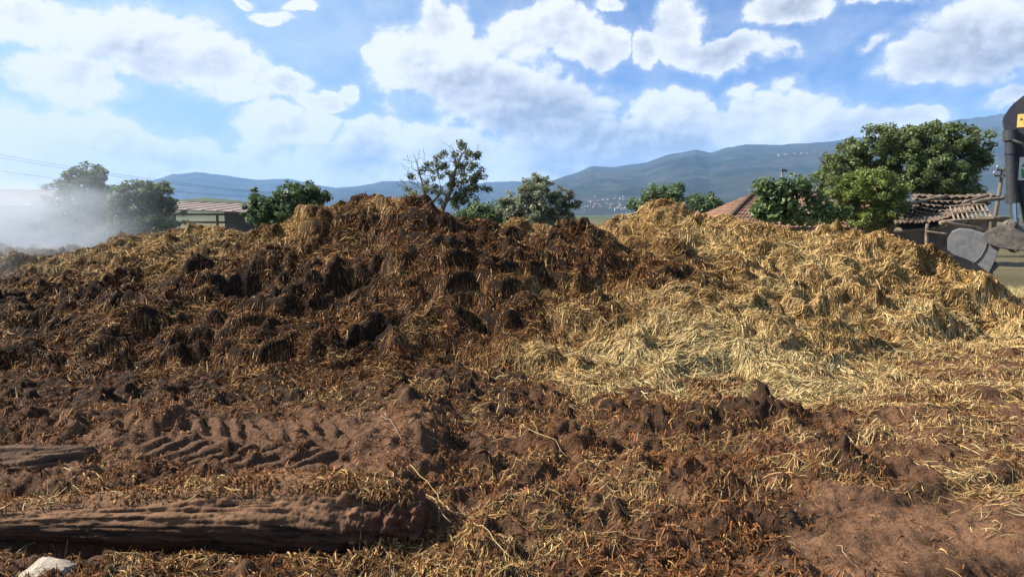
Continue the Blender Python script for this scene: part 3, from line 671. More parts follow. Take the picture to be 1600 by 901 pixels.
# ------------------------------------------------------------------ trees
def crown_mesh(centres, spread, n_per, size, cols, flat=.75, parent=None, name='crown', long=1.9):
    C_ = np.repeat(np.asarray(centres), n_per, 0); n = len(C_)
    sp = np.repeat(np.broadcast_to(np.asarray(spread, float), (len(centres),)), n_per)[:, None]
    g = rng.normal(0, 1, (n, 3)); g /= np.linalg.norm(g, axis=1)[:, None]; g *= rng.random((n, 1))**.45
    P = C_+g*sp*np.array([1, 1, flat])
    nr = rng.normal(0, 1, (n, 3))+np.array([0, 0, .9])+g*.7; nr /= np.linalg.norm(nr, axis=1)[:, None]
    tn = np.cross(nr, rng.normal(0, 1, (n, 3))); tn /= np.linalg.norm(tn, axis=1)[:, None]+1e-9; bn = np.cross(nr, tn)
    s = size*rng.uniform(.6, 1.35, (n, 1))
    V = np.stack([P-tn*s*.5*long/1.9*1.0, P+bn*s*.30-nr*s*.06, P+tn*s*.55*long/1.9, P-bn*s*.30-nr*s*.06], 1)
    clump = np.repeat(rng.uniform(.72, 1.25, len(centres)), n_per)[:, None]
    m = rng.random((n, 1)); col = (np.array(cols[0])*(1-m)+np.array(cols[1])*m)*clump
    return mesh_np(name, V.reshape(-1, 3), [np.arange(n*4).reshape(-1, 4)], M_LEAF, col=np.repeat(col, 4, 0), smooth=False, parent=parent)
def lobes(lst, n):
    """cluster centres filling a set of ellipsoids (x,y,z,rx,ry,rz), mostly near their skins"""
    v = np.array([l[3]*l[4]*l[5] for l in lst])**.7; v /= v.sum(); out = []
    for l, k in zip(lst, v):
        m = max(3, int(round(n*k))); g = rng.normal(0, 1, (m, 3)); g /= np.linalg.norm(g, axis=1)[:, None]
        g *= (rng.random((m, 1))**.42)*rng.uniform(.75, 1.22, (m, 1)); out.append(np.array(l[:3])+g*np.array(l[3:]))
    return np.concatenate(out)
def branches(mb, trunks, targets, r_tip=.012, r0=.12, wob=.12, sides=5):
    """trunks: polylines; every target is joined to the nearest lower node by a bent limb"""
    nodes = []; 
    for pl, ra, rb in trunks:
        mb.tube(pl, np.linspace(ra, rb, len(pl)), 8, jit=.15)
        for i, p in enumerate(pl[1:]): nodes.append((np.array(p), rb+(ra-rb)*(1-(i+1)/(len(pl)-1))))
    cen = np.mean([p for p, _ in nodes], 0)
    for tgt in sorted(targets, key=lambda q: np.linalg.norm(q-cen)):
        best = min(nodes, key=lambda nd: np.linalg.norm(nd[0]-tgt)+max(0, nd[0][2]-tgt[2])*1.2)
        a = best[0]; d = np.linalg.norm(tgt-a)
        if d < .05: continue
        k = max(3, int(d/.35)+2); ts = np.linspace(0, 1, k); pts = a+(tgt-a)*ts[:, None]
        off = rng.normal(0, wob*d, (k, 3)); off[0] = 0; off[-1] *= .3; off[:, 2] += .10*d*np.sin(ts*math.pi)
        pts = pts+off; ra = max(r_tip, best[1]*.55)
        mb.tube(pts, np.linspace(ra, r_tip, k), sides)
        for i in range(1, k): nodes.append((pts[i], ra+(r_tip-ra)*ts[i]))
def gz_at(x, y): return float(ground_fields(np.array([float(x)]), np.array([float(y)]))[0][0])
def tree(name, label, cat, base, trunks, lb, nclus, n_per, spread, leaf, cols, bark=None, group=None, flat=.75, frac=1.0, extra=None):
    """lb: lobes relative to base"""
    root = empty(name, base); tag(root, label, cat, group)
    cl = lobes(lb, nclus)
    mb = MB(); tg = list(cl[rng.random(len(cl)) < frac])
    if extra is not None: tg += list(extra)
    branches(mb, trunks, tg); mb.build('trunk', bark or M_BARK, root, smooth=True)
    crown_mesh(cl, np.full(len(cl), spread)*rng.uniform(.7, 1.3, len(cl)), n_per, leaf, cols, flat, root)
    return root
def spot(px, Y, dz=0.0):
    x = at(px, 335, Y).x; return (x, Y, gz_at(x, Y)+dz)
def L(px, py, rx, ry, Y, base, dy=0.0, thick=.8):
    """lobe seen at photo place (px, py) with photo half-size rx, ry, at distance Y -> relative to the tree's base"""
    p = at(px, py, Y); k = Y/F
    return (p.x-base[0], Y+dy-base[1], p.z-base[2], rx*k, rx*k*thick, ry*k)
G_DK = ((.065,.090,.030), (.195,.235,.095)); G_BR = ((.10,.14,.034), (.25,.29,.075)); G_FIG = ((.06,.10,.034), (.16,.22,.085))
G_GREY = ((.12,.135,.08), (.26,.27,.175)); G_MID = ((.06,.10,.042), (.15,.20,.09)); G_OLD = ((.065,.088,.03), (.17,.185,.07))
# big dark tree behind the tiled roof and the ruin
b = spot(1440, 34)
tree('broadleaf_tree', 'largest tree, wide dark green crown behind the collapsed roof', 'tree', b,
     [([(0,0,0),(.1,0,1.2),(.0,.1,2.4),(.3,0,3.6),(.5,0,4.8)], .30, .10), ([(0,0,.8),(-1.2,.2,2.2),(-2.4,.2,3.2)], .2, .07), ([(0,0,1.2),(1.4,-.2,2.6),(2.2,0,3.6)], .18, .06)],
     [L(1440,235,75,45,34,b), L(1345,250,60,42,34,b), L(1490,225,52,34,34,b), L(1400,215,40,28,34,b), L(1300,280,36,34,33,b), L(1525,245,26,26,34,b), L(1450,275,70,35,33,b), L(1480,300,50,18,33,b)],
     460, 120, .32, .145, G_DK)
# dull scrubby tree under it at the right
b = spot(1500, 40)
tree('scrub_tree', 'thin dull brown-green tree between the largest tree and the excavator arm', 'tree', b,
     [([(0,0,0),(.1,0,1.4),(-.1,0,2.8)], .12, .04)], [L(1500,285,34,24,40,b), L(1470,300,30,16,40,b)], 70, 50, .4, .16, ((.05,.055,.03), (.11,.10,.06)))
# bright green bush
b = spot(1352, 21)
tree('bush', 'bright yellow-green bush with fine leaves right of the fig tree', 'bush', b,
     [([(0,0,0),(-.2,0,.8),(-.4,0,1.6)], .07, .03), ([(.1,0,0),(.4,.1,.9),(.6,0,1.7)], .07, .03), ([(0,.1,0),(0,.2,1),(0,.1,2)], .07, .03)],
     [L(1355,310,56,40,21,b), L(1320,300,32,26,21,b), L(1395,300,26,26,21,b), L(1365,280,38,18,21,b), L(1350,340,55,18,21,b)], 300, 110, .16, .07, G_BR)
# fig tree
b = spot(1225, 19)
figc = [L(1200,300,26,20,19,b), L(1240,292,30,18,19,b), L(1280,310,18,22,19,b), L(1195,332,28,14,19,b), L(1250,338,42,12,19,b), L(1300,335,26,12,19,b), L(1215,318,36,12,19,b)]
tree('fig_tree', 'fig tree with large glossy leaves in front of the red tiled roof', 'tree', b,
     [([(0,0,0),(.1,0,.9),(-.1,0,1.7),(-.3,0,2.3)], .06, .025), ([(.2,0,0),(.6,0,.9),(.9,.1,1.5),(.75,.1,2.4)], .055, .022), ([(.1,0,.6),(.4,.1,1.3),(.5,0,1.8)], .045, .02)],
     figc, 130, 20, .25, .17, G_FIG, bark=M_PALEBARK)
# hazy trees behind the orange mound
b = spot(1035, 62)
tree('hazy_tree', 'pale grey-green tree with feathery top behind the round orange mound', 'tree', b, [([(0,0,0),(0,0,2),(.2,0,3.6)], .16, .06)],
     [L(1035,308,34,20,62,b), L(1010,318,28,14,62,b), L(1055,298,18,12,62,b)], 100, 60, .5, .26, G_MID)
b = spot(1095, 60)
tree('hazy_tree', 'low rounded green tree between the orange mound and the tiled roof', 'tree', b, [([(0,0,0),(0,0,1.4),(.1,0,2.6)], .14, .06)],
     [L(1095,318,30,16,60,b), L(1115,326,20,10,60,b)], 70, 60, .5, .24, G_MID)
# grey leaved tree
b = spot(842, 31)
tree('grey_tree', 'round grey-leaved tree behind the middle of the heap', 'tree', b, [([(0,0,0),(0,0,1.2),(-.1,0,2.2),(0,0,3.2)], .13, .05), ([(0,0,.6),(.7,0,1.6),(.9,0,2.2)], .1, .04)],
     [L(840,315,48,32,31,b), L(838,290,24,16,31,b), L(800,330,26,20,31,b), L(882,322,22,26,31,b), L(845,340,56,16,31,b)], 300, 60, .19, .12, G_GREY)
# green scrub between the two
b = spot(750, 36)
tree('bush', 'green bush between the half bare tree and the grey-leaved tree', 'bush', b, [([(0,0,0),(0,0,.9),(.1,0,1.8)], .08, .03), ([(.1,0,0),(.6,0,.8),(.8,0,1.5)], .07, .03)],
     [L(745,335,34,18,36,b), L(775,338,24,20,36,b), L(715,345,24,12,36,b)], 100, 70, .32, .15, G_MID)
# half bare tree: one stem nearly leafless, the other leafy
def bare_targets(lb, n): return lobes(lb, n)
b = spot(690, 38)
root = empty('half_bare_tree', b); tag(root, 'tall tree behind the heap, leafy at right and bare twigged at left', 'tree')
k = 38/F
def rel(px, py, dy=0): p = at(px, py, 38+dy); return np.array([p.x-b[0], dy, p.z-b[2]])
trk = [([(0,0,0), rel(690,330), rel(703,300), rel(710,270), rel(722,240)], .17, .05), ([(-.5,.1,0), rel(668,325), rel(662,295,.2), rel(655,268,.3), rel(648,245,.3)], .11, .016),
       ([tuple(rel(668,325)), rel(690,300,.1), rel(684,270,.2), rel(680,248,.1)], .09, .035), ([tuple(rel(695,315)), rel(728,300), rel(745,278)], .09, .03)]
leaf_l = [L(728,240,24,22,38,b), L(722,275,34,26,38,b), L(685,258,18,22,38,b), L(745,295,22,22,38,b), L(705,305,30,22,38,b), L(735,325,30,18,38,b)]
bare_l = [L(650,258,22,32,38,b), L(640,295,24,20,38,b), L(665,290,22,30,38,b), L(700,240,20,18,38,b), L(628,285,12,10,38,b)]
clf = lobes(leaf_l, 105); clb = lobes(bare_l, 270); clb2 = lobes([L(660,285,34,40,38,b)], 26)
mb = MB(); branches(mb, trk, list(clf)+list(clb)+list(lobes(leaf_l, 60)), r_tip=.010, wob=.10, sides=4); mb.build('trunk', M_BARK, root, smooth=True)
crown_mesh(np.concatenate([clf, clb2[:14]]), .26, 66, .13, G_OLD, .8, root)
# green bushy tree left of the heap top
b = spot(445, 27)
tree('bushy_tree', 'full green bushy tree between the shed and the brown heap top', 'tree', b, [([(0,0,0),(0,0,1.1),(.1,0,2.1)], .1, .04), ([(0,0,.4),(-.9,0,1.4),(-1.1,0,2.2)], .08, .03)],
     [L(462,312,46,28,27,b), L(412,325,26,24,27,b), L(435,335,50,20,27,b), L(490,312,24,18,27,b), L(398,310,8,18,27,b), L(505,305,12,8,27,b)], 300, 65, .18, .12, G_MID)
# trees in the smoke
b = spot(130, 36)
tree('broadleaf_tree', 'tallest tree in the smoke at the left, open layered crown', 'tree', b, [([(0,0,0),(.1,0,1.5),(.3,0,2.8),(.1,0,4.2)], .16, .05)],
     [L(128,275,32,16,36,b), L(105,290,26,10,36,b), L(150,270,22,14,36,b), L(135,300,44,18,36,b), L(80,315,24,10,36,b), L(120,335,60,26,36,b),L(165,325,30,30,36,b),L(90,345,40,22,36,b)], 230, 70, .30, .16, G_MID)
b = spot(228, 31)
tree('bushy_tree', 'dense green tree just right of the tallest tree in the smoke', 'tree', b, [([(0,0,0),(.1,0,1.2),(.1,0,2.4)], .12, .05), ([(0,0,.5),(.7,0,1.4)], .08, .04)],
     [L(215,318,44,34,31,b), L(250,318,26,32,31,b), L(225,300,36,20,31,b), L(235,345,56,26,31,b),L(195,330,34,34,31,b),L(190,355,40,20,31,b)], 280, 80, .22, .12, G_MID)

# ------------------------------------------------------------------ buildings
M_TILE = mat('clay_tile', (.13,.066,.044), .9, .12, .45, 3.5, .4, 25, base2=(.22,.135,.095)); M_OLDTILE = mat('old_tile', (.085,.060,.045), .95, .1, .5, 4, .5, 25, base2=(.125,.095,.075))
M_WALL = mat('rough_plaster', (.24,.19,.15), .9, .1, .3, 1.2, .4, 12, base2=(.15,.115,.09)); M_WOOD = mat('weathered_wood', (.12,.09,.065), .9, .1, .45, 5, .5, 30, base2=(.22,.18,.14))
M_PINK = mat('faded_red_sheet', (.20,.155,.14), .8, .1, .2, .8, base2=(.25,.20,.185)); M_RUST = mat('brown_steel', (.075,.05,.042), .7, .3, .3, 4); M_BLUEW = mat('pale_blue_wall', (.20,.225,.25), .9, .2, .15, .8)
def tile_plane(mb, P0, P1, P2, P3, rows, colw=.22, amp=.035, step=.035, jit=0.):
    """P0-P1 eave, P3-P2 ridge; barrel tiles in rows"""
    P0, P1, P2, P3 = [np.array(p, float) for p in (P0, P1, P2, P3)]
    W_ = max(np.linalg.norm(P1-P0), np.linalg.norm(P2-P3)); nc = int(W_/colw)*6+1
    nrm = np.cross(P1-P0, P3-P0); nrm /= np.linalg.norm(nrm); nrm *= np.sign(nrm[2])
    for r in range(rows):
        a, c = r/rows, (r+1.15)/rows; c = min(c, 1.0)
        V = []
        for t_, h_ in ((a, step), (c, 0.0)):
            A = P0+(P3-P0)*t_; B = P1+(P2-P1)*t_
            for i in range(nc):
                f = i/(nc-1); w = amp*abs(math.sin(f*W_/colw*math.pi))
                V.append(A+(B-A)*f+nrm*(w+h_+jit*math.sin(r*7.3+int(f*W_/colw)*3.1)))
        V += [v-nrm*(step+.01) for v in V[:nc]]
        q = [(i, i+1, nc+i+1, nc+i) for i in range(nc-1)]+[(2*nc+i, 2*nc+i+1, i+1, i) for i in range(nc-1)]
        mb.raw(V, q)
# low house with a hipped red tile roof
hb = at(1262, 335, 36); hb.z = gz_at(hb.x, 36)
house = empty('tiled_house', hb); tag(house, 'low old house with red clay tile roof behind the fig tree', 'house')
ridge0 = at(1178, 302, 38)-hb; ridge1 = at(1330, 302, 38)-hb; ez = 1.75
xl = at(1105, 335, 36).x-hb.x; xr = at(1395, 335, 36).x-hb.x
mb = MB(); tile_plane(mb, (xl,-2.2,ez), (xr,-2.2,ez), ridge1, ridge0, 11); tile_plane(mb, (xl,6.5,ez), (xl,-2.2,ez), ridge0, ridge0+Vector((0,.05,0)), 11)
tile_plane(mb, (xr,-2.2,ez), (xr,6.5,ez), ridge1+Vector((0,.05,0)), ridge1, 11); tile_plane(mb, (xr,6.5,ez), (xl,6.5,ez), ridge0+Vector((0,.05,0)), ridge1+Vector((0,.05,0)), 11)
mb.build('roof', M_TILE, house)
mb = MB()
for a, c in ((ridge0, ridge1), (Vector((xl,-2.2,ez)), ridge0), (Vector((xr,-2.2,ez)), ridge1)):
    n = max(4, int((c-a).length/.35))
    for i in range(n): mb.tube([a+(c-a)*(i/n)+Vector((0,0,.05)), a+(c-a)*((i+1.1)/n)+Vector((0,0,.07))], [.13, .10], 8)
mb.build('ridge_tiles', M_OLDTILE, house)
mb = MB(); mb.box(((xl+xr)/2, 2.15, ez/2-.03), (xr-xl-.7, 8.0, ez+.05)); mb.build('wall', M_WALL, house)
# collapsed shed with broken tiles
sb = at(1480, 335, 20); sb.z = gz_at(sb.x, 20)
ruin = empty('ruined_shed', sb); tag(ruin, 'collapsed shed with sagging broken tile roof behind the excavator bucket', 'shed')
def rp(px, py, Y): return at(px, py, Y)-sb
mb = MB()
for (p0, p1, p2, p3, rows) in ((rp(1396,352,20), rp(1478,346,19.6), rp(1560,306,22), rp(1430,306,22.4), 9),):
    P0, P1, P2, P3 = [np.array(p) for p in (p0, p1, p2, p3)]
    nrm = np.cross(P1-P0, P3-P0); nrm /= np.linalg.norm(nrm); nrm *= np.sign(nrm[2])
    for r in range(rows):
        nc = 15
        for c in range(nc):
            if r < 4 and c > 10+rng.integers(3): continue
            u = (c+.5)/nc+rng.normal(0, .006); v = (r+.5)/rows; A = P0+(P3-P0)*v; B = P1+(P2-P1)*v; C_ = A+(B-A)*u
            sag = -.22*math.sin(u*3.1)*math.sin(v*3.1)
            e1 = (B-A)/np.linalg.norm(B-A); e2 = np.cross(nrm, e1); rotz = rng.normal(0, .10); e1 = e1*math.cos(rotz)+e2*math.sin(rotz); e2 = np.cross(nrm, e1)
            w = np.linalg.norm(B-A)/nc*.60; l = np.linalg.norm(P3-P0)/rows*.72; tl = .05+rng.normal(0, .025)
            V = []
            for s2 in (-1, 1):
                for j in range(5):
                    f = j/4*2-1; V.append(C_+e1*w*f+e2*l*s2+nrm*(sag+.055*(1-f*f)-s2*tl*.5+.05))
            V += [v_-nrm*.022 for v_ in V]
            q = [(j, j+1, 6+j, 5+j) for j in range(4)]+[(10+j, 15+j, 16+j, 11+j) for j in range(4)]+[(j, 10+j, 11+j, j+1) for j in range(4)]+[(0,5,15,10),(4,14,19,9)]
            mb.raw(V, q)
mb.build('roof', M_OLDTILE, ruin)
mb = MB(); c = (rp(1396,352,20)+rp(1478,346,19.6))/2
for c_, s_ in (((rp(1420,350,20).x, .3, .75), (.62, .16, 1.5)), ((rp(1405,350,20).x-.1, 1.6, .7), (.16, 2.8, 1.4)), ((.95, 2.6, 1.15), (4.6, .16, 2.3)), ((rp(1492,350,20).x, .3, .6), (.35, .18, 1.2))):
    mb = MB(); mb.box(c_, s_); mb.build('wall', M_WALL, ruin)
mb = MB(); q0, q1, q2, q3 = [np.array(rp(*a_)) for a_ in ((1398,352,20),(1476,346,19.6),(1552,308,22),(1432,308,22.4))]
V = [q0, q1, q1*.45+q2*.55, q2, q3]; V = [v_+np.array([0, .05, -.16]) for v_ in V]; V += [v_-np.array([0, 0, .04]) for v_ in V]
mb.raw(V, [(0,1,2,4),(5,9,7,6),(0,5,6,1),(1,6,7,2),(2,7,8,3),(3,8,9,4),(4,9,5,0)], [(2,3,4),(7,9,8)]); mb.build('roof_boards', M_WOOD, ruin)
def beam(p, q, r, name='beam', m=None, sides=7):
    mb = MB(); p, q = Vector(p), Vector(q); n = 6; pts = [p+(q-p)*(i/(n-1))+Vector(rng.normal(0, r*.25, 3)) for i in range(n)]
    mb.tube(pts, r*rng.uniform(.85, 1.1, n), sides, jit=.2); return mb.build(name, m or M_WOOD, ruin, smooth=True)
beam(rp(1470,347,18.9), rp(1575,342,19.2), .085); beam(rp(1475,347,18.8), rp(1555,362,19), .05); beam(rp(1398,322,20.9), rp(1480,307,21.6), .06); beam(rp(1515,342,19), rp(1512,362,19), .055, 'post'); beam(rp(1448,388,19.6), rp(1448,350,19.6), .05, 'post'); beam(rp(1555,385,19.6), rp(1548,335,19.6), .06, 'post')
beam(rp(1520,318,20.4), rp(1572,308,21), .06); beam(rp(1505,316,20.2), rp(1545,306,21.4), .05); beam(rp(1446,361,19.2), rp(1482,366,19), .03)
# slatted panel leaning out of the roof
mb = MB(); A, B, C_, D = rp(1484,322,19.3), rp(1538,319,19.5), rp(1552,342,19.0), rp(1492,344,18.9)
for i in range(9):
    f = i/8; p = A+(B-A)*f; q = D+(C_-D)*f; mb.tube([p, (p+q)/2, q], .026, 4)
for f in (0.02, .5, .98):
    p = A+(D-A)*f; q = B+(C_-B)*f; mb.tube([p, (p+q)/2, q], .03, 4)
mb.build('slat_panel', M_WOOD, ruin)
# long sheds at the left
def shed(name, label, base, rx0, rx1, ze, zr, depth, frames=True, tilt=0.0):
    root = empty(name, base); tag(root, label, 'shed')
    mb = MB(); t = .06
    V = [(rx0,-.4,ze+tilt),(rx1,-.4,ze),(rx1,depth,zr),(rx0,depth,zr+tilt)]; V += [(x,y,z-t) for x,y,z in V]
    mb.raw(V, [(0,1,2,3),(7,6,5,4),(0,4,5,1),(1,5,6,2),(2,6,7,3),(3,7,4,0)]); 
    n = int((rx1-rx0)/.9)
    for i in range(1, n):
        f = i/n; x = rx0+(rx1-rx0)*f; mb.tube([(x,-.4,ze+tilt*(1-f)+.02),(x,depth,zr+tilt*(1-f)+.02)], .025, 4)
    mb.build('roof', M_PINK, root)
    for b3 in (((rx0+rx1)/2, depth, zr/2-.35, zr), ((rx0+rx1)/2, 2.3, ze*.22, ze*.44)):
        mb = MB(); mb.box((b3[0]+1.5, b3[1], b3[2]), (rx1-rx0-3.3, .2, b3[3])); mb.build('wall', M_BLUEW, root)
    if frames:
        n = int((rx1-rx0)/2.2)+1
        for i in range(n):
            x = rx0+.2+(rx1-rx0-.4)*i/(n-1); mb = MB(); mb.box((x,-.2,ze/2-.05),(.12,.12,ze)); mb.build('post', M_RUST, root)
        for z in (ze-.12, ze-.62):
            mb = MB(); mb.box(((rx0+rx1)/2,-.28,z),(rx1-rx0,.10,.14)); mb.build('beam', M_RUST, root)
    return root
b = spot(330, 44); shed('open_shed', 'open steel framed shed with pinkish roof left of the green bushy tree', b, -5.2, 3.4, at(330,332,44).z-b[2], at(330,322,52).z-b[2], 7, True, .32)
b = spot(0, 46); shed('long_shed', 'long shed with pale pink roof at the far left edge behind the smoke', b, -9, 3.3, at(0,321,46).z-b[2], at(0,297,54).z-b[2], 8, True, .1)

# ------------------------------------------------------------------ poles and wires
M_GALV = mat('galvanised', (.16,.165,.17), .5, .4, .2, 3, metal=.6); M_CREO = mat('tarred_wood', (.11,.09,.075), .9, .2, .3, 3); M_WIRE = mat('wire', (.10,.11,.13), .6, .3, .1, 3)
b = spot(1217, 45); p = empty('lamp_pole', b); tag(p, 'thin pole with a lamp head rising above the fig tree', 'pole')
h = at(1218, 268, 45).z-b[2]
mb = MB(); mb.tube([(0,0,0),(0,0,h*.6),(.1,0,h)], [.09,.07,.06], 8); mb.build('post', M_GALV, p, smooth=True)
mb = MB(); mb.box((.18,-.1,h+.06), (.42,.22,.14), (0,.2,0), .03); mb.build('lamp_head', M_GALV, p); mb = MB(); mb.tube([(.1,0,h-.5),(1.6,.4,h-.95),(3.2,.8,h-1.1)], .02, 5); mb.build('wire', M_WIRE, p)
b = spot(1553, 30); p = empty('utility_pole', b); tag(p, 'leaning wooden pole with insulators beside the excavator arm', 'pole')
h = at(1558, 262, 30).z-b[2]; mb = MB(); mb.tube([(0,0,0),(.03,0,h*.45),(.25,0,h)], [.10,.09,.07], 8); mb.build('post', M_CREO, p, smooth=True)
for x_, z_, w_ in ((.16,.35,.62), (.2,.1,.5)): mb = MB(); mb.box((x_,0,h-z_),(w_,.08,.08)); mb.build('crossarm', M_CREO, p)
for dx, dz in ((-.12,-.35),(.42,-.35),(0.0,-.1),(.42,-.1)):
    mb = MB(); mb.tube([(dx,0,h+dz+.03),(dx,0,h+dz+.10),(dx,0,h+dz+.12),(dx,0,h+dz+.2)], [.015,.02,.05,.03], 7); mb.build('insulator', M_WHITE, p, smooth=True)
b = spot(452, 62); p = empty('utility_pole', b); tag(p, 'power pole hidden behind the full green bushy tree', 'pole'); h = at(452, 303, 62).z-b[2]
mb = MB(); mb.tube([(0,0,0),(0,0,h)], [.14,.09], 8); mb.build('post', M_CREO, p, smooth=True); 
for z_ in (.3, 1.1): mb = MB(); mb.box((0,0,h-z_),(1.2,.1,.1)); mb.build('crossarm', M_CREO, p)
WL = [((-60,231),(452,304),'topmost'),((-60,236),(452,306),'second from the top'),((-60,259),(452,311),'third from the top'),((-60,291),(452,317),'lowest')]
for (a, c, w) in WL:
    p0 = at(a[0], a[1], 50); p1 = at(c[0], c[1], 62); pts = []
    for i in range(17):
        f = i/16; q = p0+(p1-p0)*f; pts.append((q.x, q.y, q.z-.35*math.sin(f*math.pi)))
    mb = MB(); mb.tube(pts, .012, 5); o = mb.build('power_line', M_WIRE, None, smooth=True); tag(o, w+' power line running through the pale sky at the left', 'power line', 'power lines at the left')

# ------------------------------------------------------------------ excavator at the right edge
M_ARM = mat('dark_blue_paint', (.022,.026,.036), .5, .4, .45, 5, .15, 60, base2=(.034,.034,.036)); M_BKT = mat('worn_bucket_steel', (.125,.13,.14), .55, .35, .3, 5, .25, 40, base2=(.165,.16,.155), metal=.1); M_BKTD = mat('dirty_steel', (.075,.066,.058), .8, .3, .5, 6, .4, 30, base2=(.13,.115,.10))
M_CHROME = mat('chrome_rod', (.55,.56,.58), .2, .5, .1, 6, metal=1.0); M_YEL = mat('yellow_sticker', (.75,.45,.12), .6, .4, .06, 6); M_STW = mat('white_sticker', (.80,.80,.76), .6, .4, .04, 6); M_STG = mat('green_ink', (.06,.30,.10), .6, .3, .04, 6); M_INK = mat('black_ink', (.02,.02,.02), .6, .3, .05, 6); M_RUB = mat('rubber', (.03,.03,.03), .8, .3, .2, 5)
EY = 10.3
ex0 = at(1600, 335, EY); ex0.z = gz_at(ex0.x, EY)
exc = empty('excavator', ex0, R_(-33)); tag(exc, 'dark excavator arm with grey bucket reaching in from the right edge', 'excavator')
MI = Matrix.Translation(ex0) @ Matrix.Rotation(R_(-33), 4, 'Z'); MI = MI.inverted()
def ep(px, py): 
    # point of the arm's own plane (local y = 0) seen at this photo place
    o = MI @ Vector((0, 0, CAM_H)); d = MI.to_3x3() @ Vector(ray(px, py)); k = -o.y/d.y; q = o+d*k; return (q.x, q.z)
def epn(px, py, y=-.63):
    o = MI @ Vector((0, 0, CAM_H)); d = MI.to_3x3() @ Vector(ray(px, py)); k = (y-o.y)/d.y; q = o+d*k; return (q.x, q.z)
def poly(pts): return [ep(*p) for p in pts]
# stick (dipper): box section
mb = MB(); mb.prism(poly([(1566,186),(1580,166),(1600,150),(1660,128),(1700,140),(1690,220),(1640,300),(1622,352),(1600,352),(1590,300),(1588,250),(1572,215)]), -.17, .17, bev=.025); stick = mb.build('stick', M_ARM, exc)
# bucket cylinder
def cyl(name, a, c, r, y, m, par, sides=18):
    mb = MB(); A = Vector((a[0], y, a[1])); B = Vector((c[0], y, c[1])); mb.tube([A, B], r, sides); return mb.build(name, m, par, smooth=False)
c0, c1, c2, c3 = ep(1577,212), ep(1580,302), ep(1581,318), ep(1583,352)
bc = cyl('cylinder_barrel', c0, c1, .075, -.24, M_ARM, exc); cyl('collar', c1, c2, .095, -.24, M_ARM, bc); cyl('rod', c2, c3, .045, -.24, M_CHROME, exc); cyl('collar', ep(1577,206), ep(1577,222), .095, -.24, M_ARM, bc); cyl('collar', ep(1578,238), ep(1578,243), .085, -.24, M_ARM, bc)
mb = MB(); mb.tube([(*ep(1578,226), 0)][0:0] or [Vector((ep(1580,222)[0],-.33,ep(1580,222)[1])), Vector((ep(1596,228)[0],-.36,ep(1596,228)[1])), Vector((ep(1606,250)[0],-.3,ep(1606,250)[1])), Vector((ep(1606,330)[0],-.25,ep(1606,330)[1]))], .02, 7); mb.build('hydraulic_hose', M_RUB, exc, smooth=True)
# linkage
mb = MB(); mb.prism(poly([(1573,346),(1580,338),(1590,340),(1600,356),(1640,378),(1636,388),(1596,368),(1578,362)]), -.26, -.21, bev=.01); mb.build('link', M_BKT, exc)
mb = MB(); mb.prism(poly([(1572,350),(1582,342),(1592,350),(1590,376),(1580,380),(1572,376)]), -.2, .2, bev=.02); mb.build('link', M_ARM, exc)
def pin(px, py, r, y0=-.36, y1=.2):
    x, z = ep(px, py); mb = MB(); mb.tube([(x,y0,z),(x,y0+.02,z),(x,y1,z)], [r*.8, r, r], 16); mb.build('pin', M_BKTD, exc)
pin(1577,352,.085,-.33); pin(1552,367,.075,-.40); pin(1582,384,.085,-.46); pin(1579,351,.05,-.36); pin(1595,378,.06,-.40)
# bucket ears, shell, side plates, teeth
for y in (-.69, .10):
    mb = MB(); mb.prism([epn(a_, b_, -.66) for a_, b_ in ((1534,370),(1548,360),(1574,350),(1600,364),(1640,376),(1636,392),(1600,392),(1562,388),(1545,382))], y, y+.05, bev=.012); mb.build('bucket_ear', M_BKTD, exc)
prof = [(1562,371),(1540,366),(1520,360),(1500,358),(1487,363),(1480,374),(1480,390),(1492,399),(1510,405),(1528,414),(1545,427)]
P = [epn(*p) for p in prof]; cx, cz = epn(1550, 392)
def shell(y0, y1, pts, th):
    V = []; n = len(pts)
    for (x, z) in pts:
        d = Vector((cx-x, cz-z)); d.normalize()
        for y in (y0, y1): V.append((x, y, z)); V.append((x+d.x*th, y, z+d.y*th))
    q = []
    for i in range(n-1):
        a = i*4; c = a+4
        q += [(a, c, c+2, a+2), (a+1, a+3, c+3, c+1), (a, a+1, c+1, c), (a+2, c+2, c+3, a+3)]
    return V, q+[(0,2,3,1), (4*n-4, 4*n-3, 4*n-1, 4*n-2)]
mb = MB(); mb.raw(*shell(-.62, .40, P, .03)); bk = mb.build('bucket', M_BKT, exc)
side = [(1562,371),(1540,366),(1520,360),(1500,358),(1487,363),(1480,374),(1480,390),(1492,399),(1510,405),(1528,414),(1545,427),(1556,405),(1563,385)]
for y in (-.632, .402):
    mb = MB(); mb.prism([epn(*p_) for p_ in side], y, y+.03, bev=.006); mb.build('side_plate', M_BKT, bk)
mb = MB(); x = [Vector((epn(a,b)[0],-.635,epn(a,b)[1])) for a, b in ((1540,366),(1543,374),(1540,388),(1532,402),(1522,411))]; mb.tube(x, .012, 6); mb.build('weld_seam', M_BKTD, bk, smooth=True)
for i in range(5):
    y = -.55+i*.22; a = epn(1543,424); c = epn(1560,414); mb = MB(); mb.box((a[0]+.05, y, a[1]+.02), (.22,.10,.06), (0,-.9,0), .015); mb.build('tooth', M_BKTD, bk)
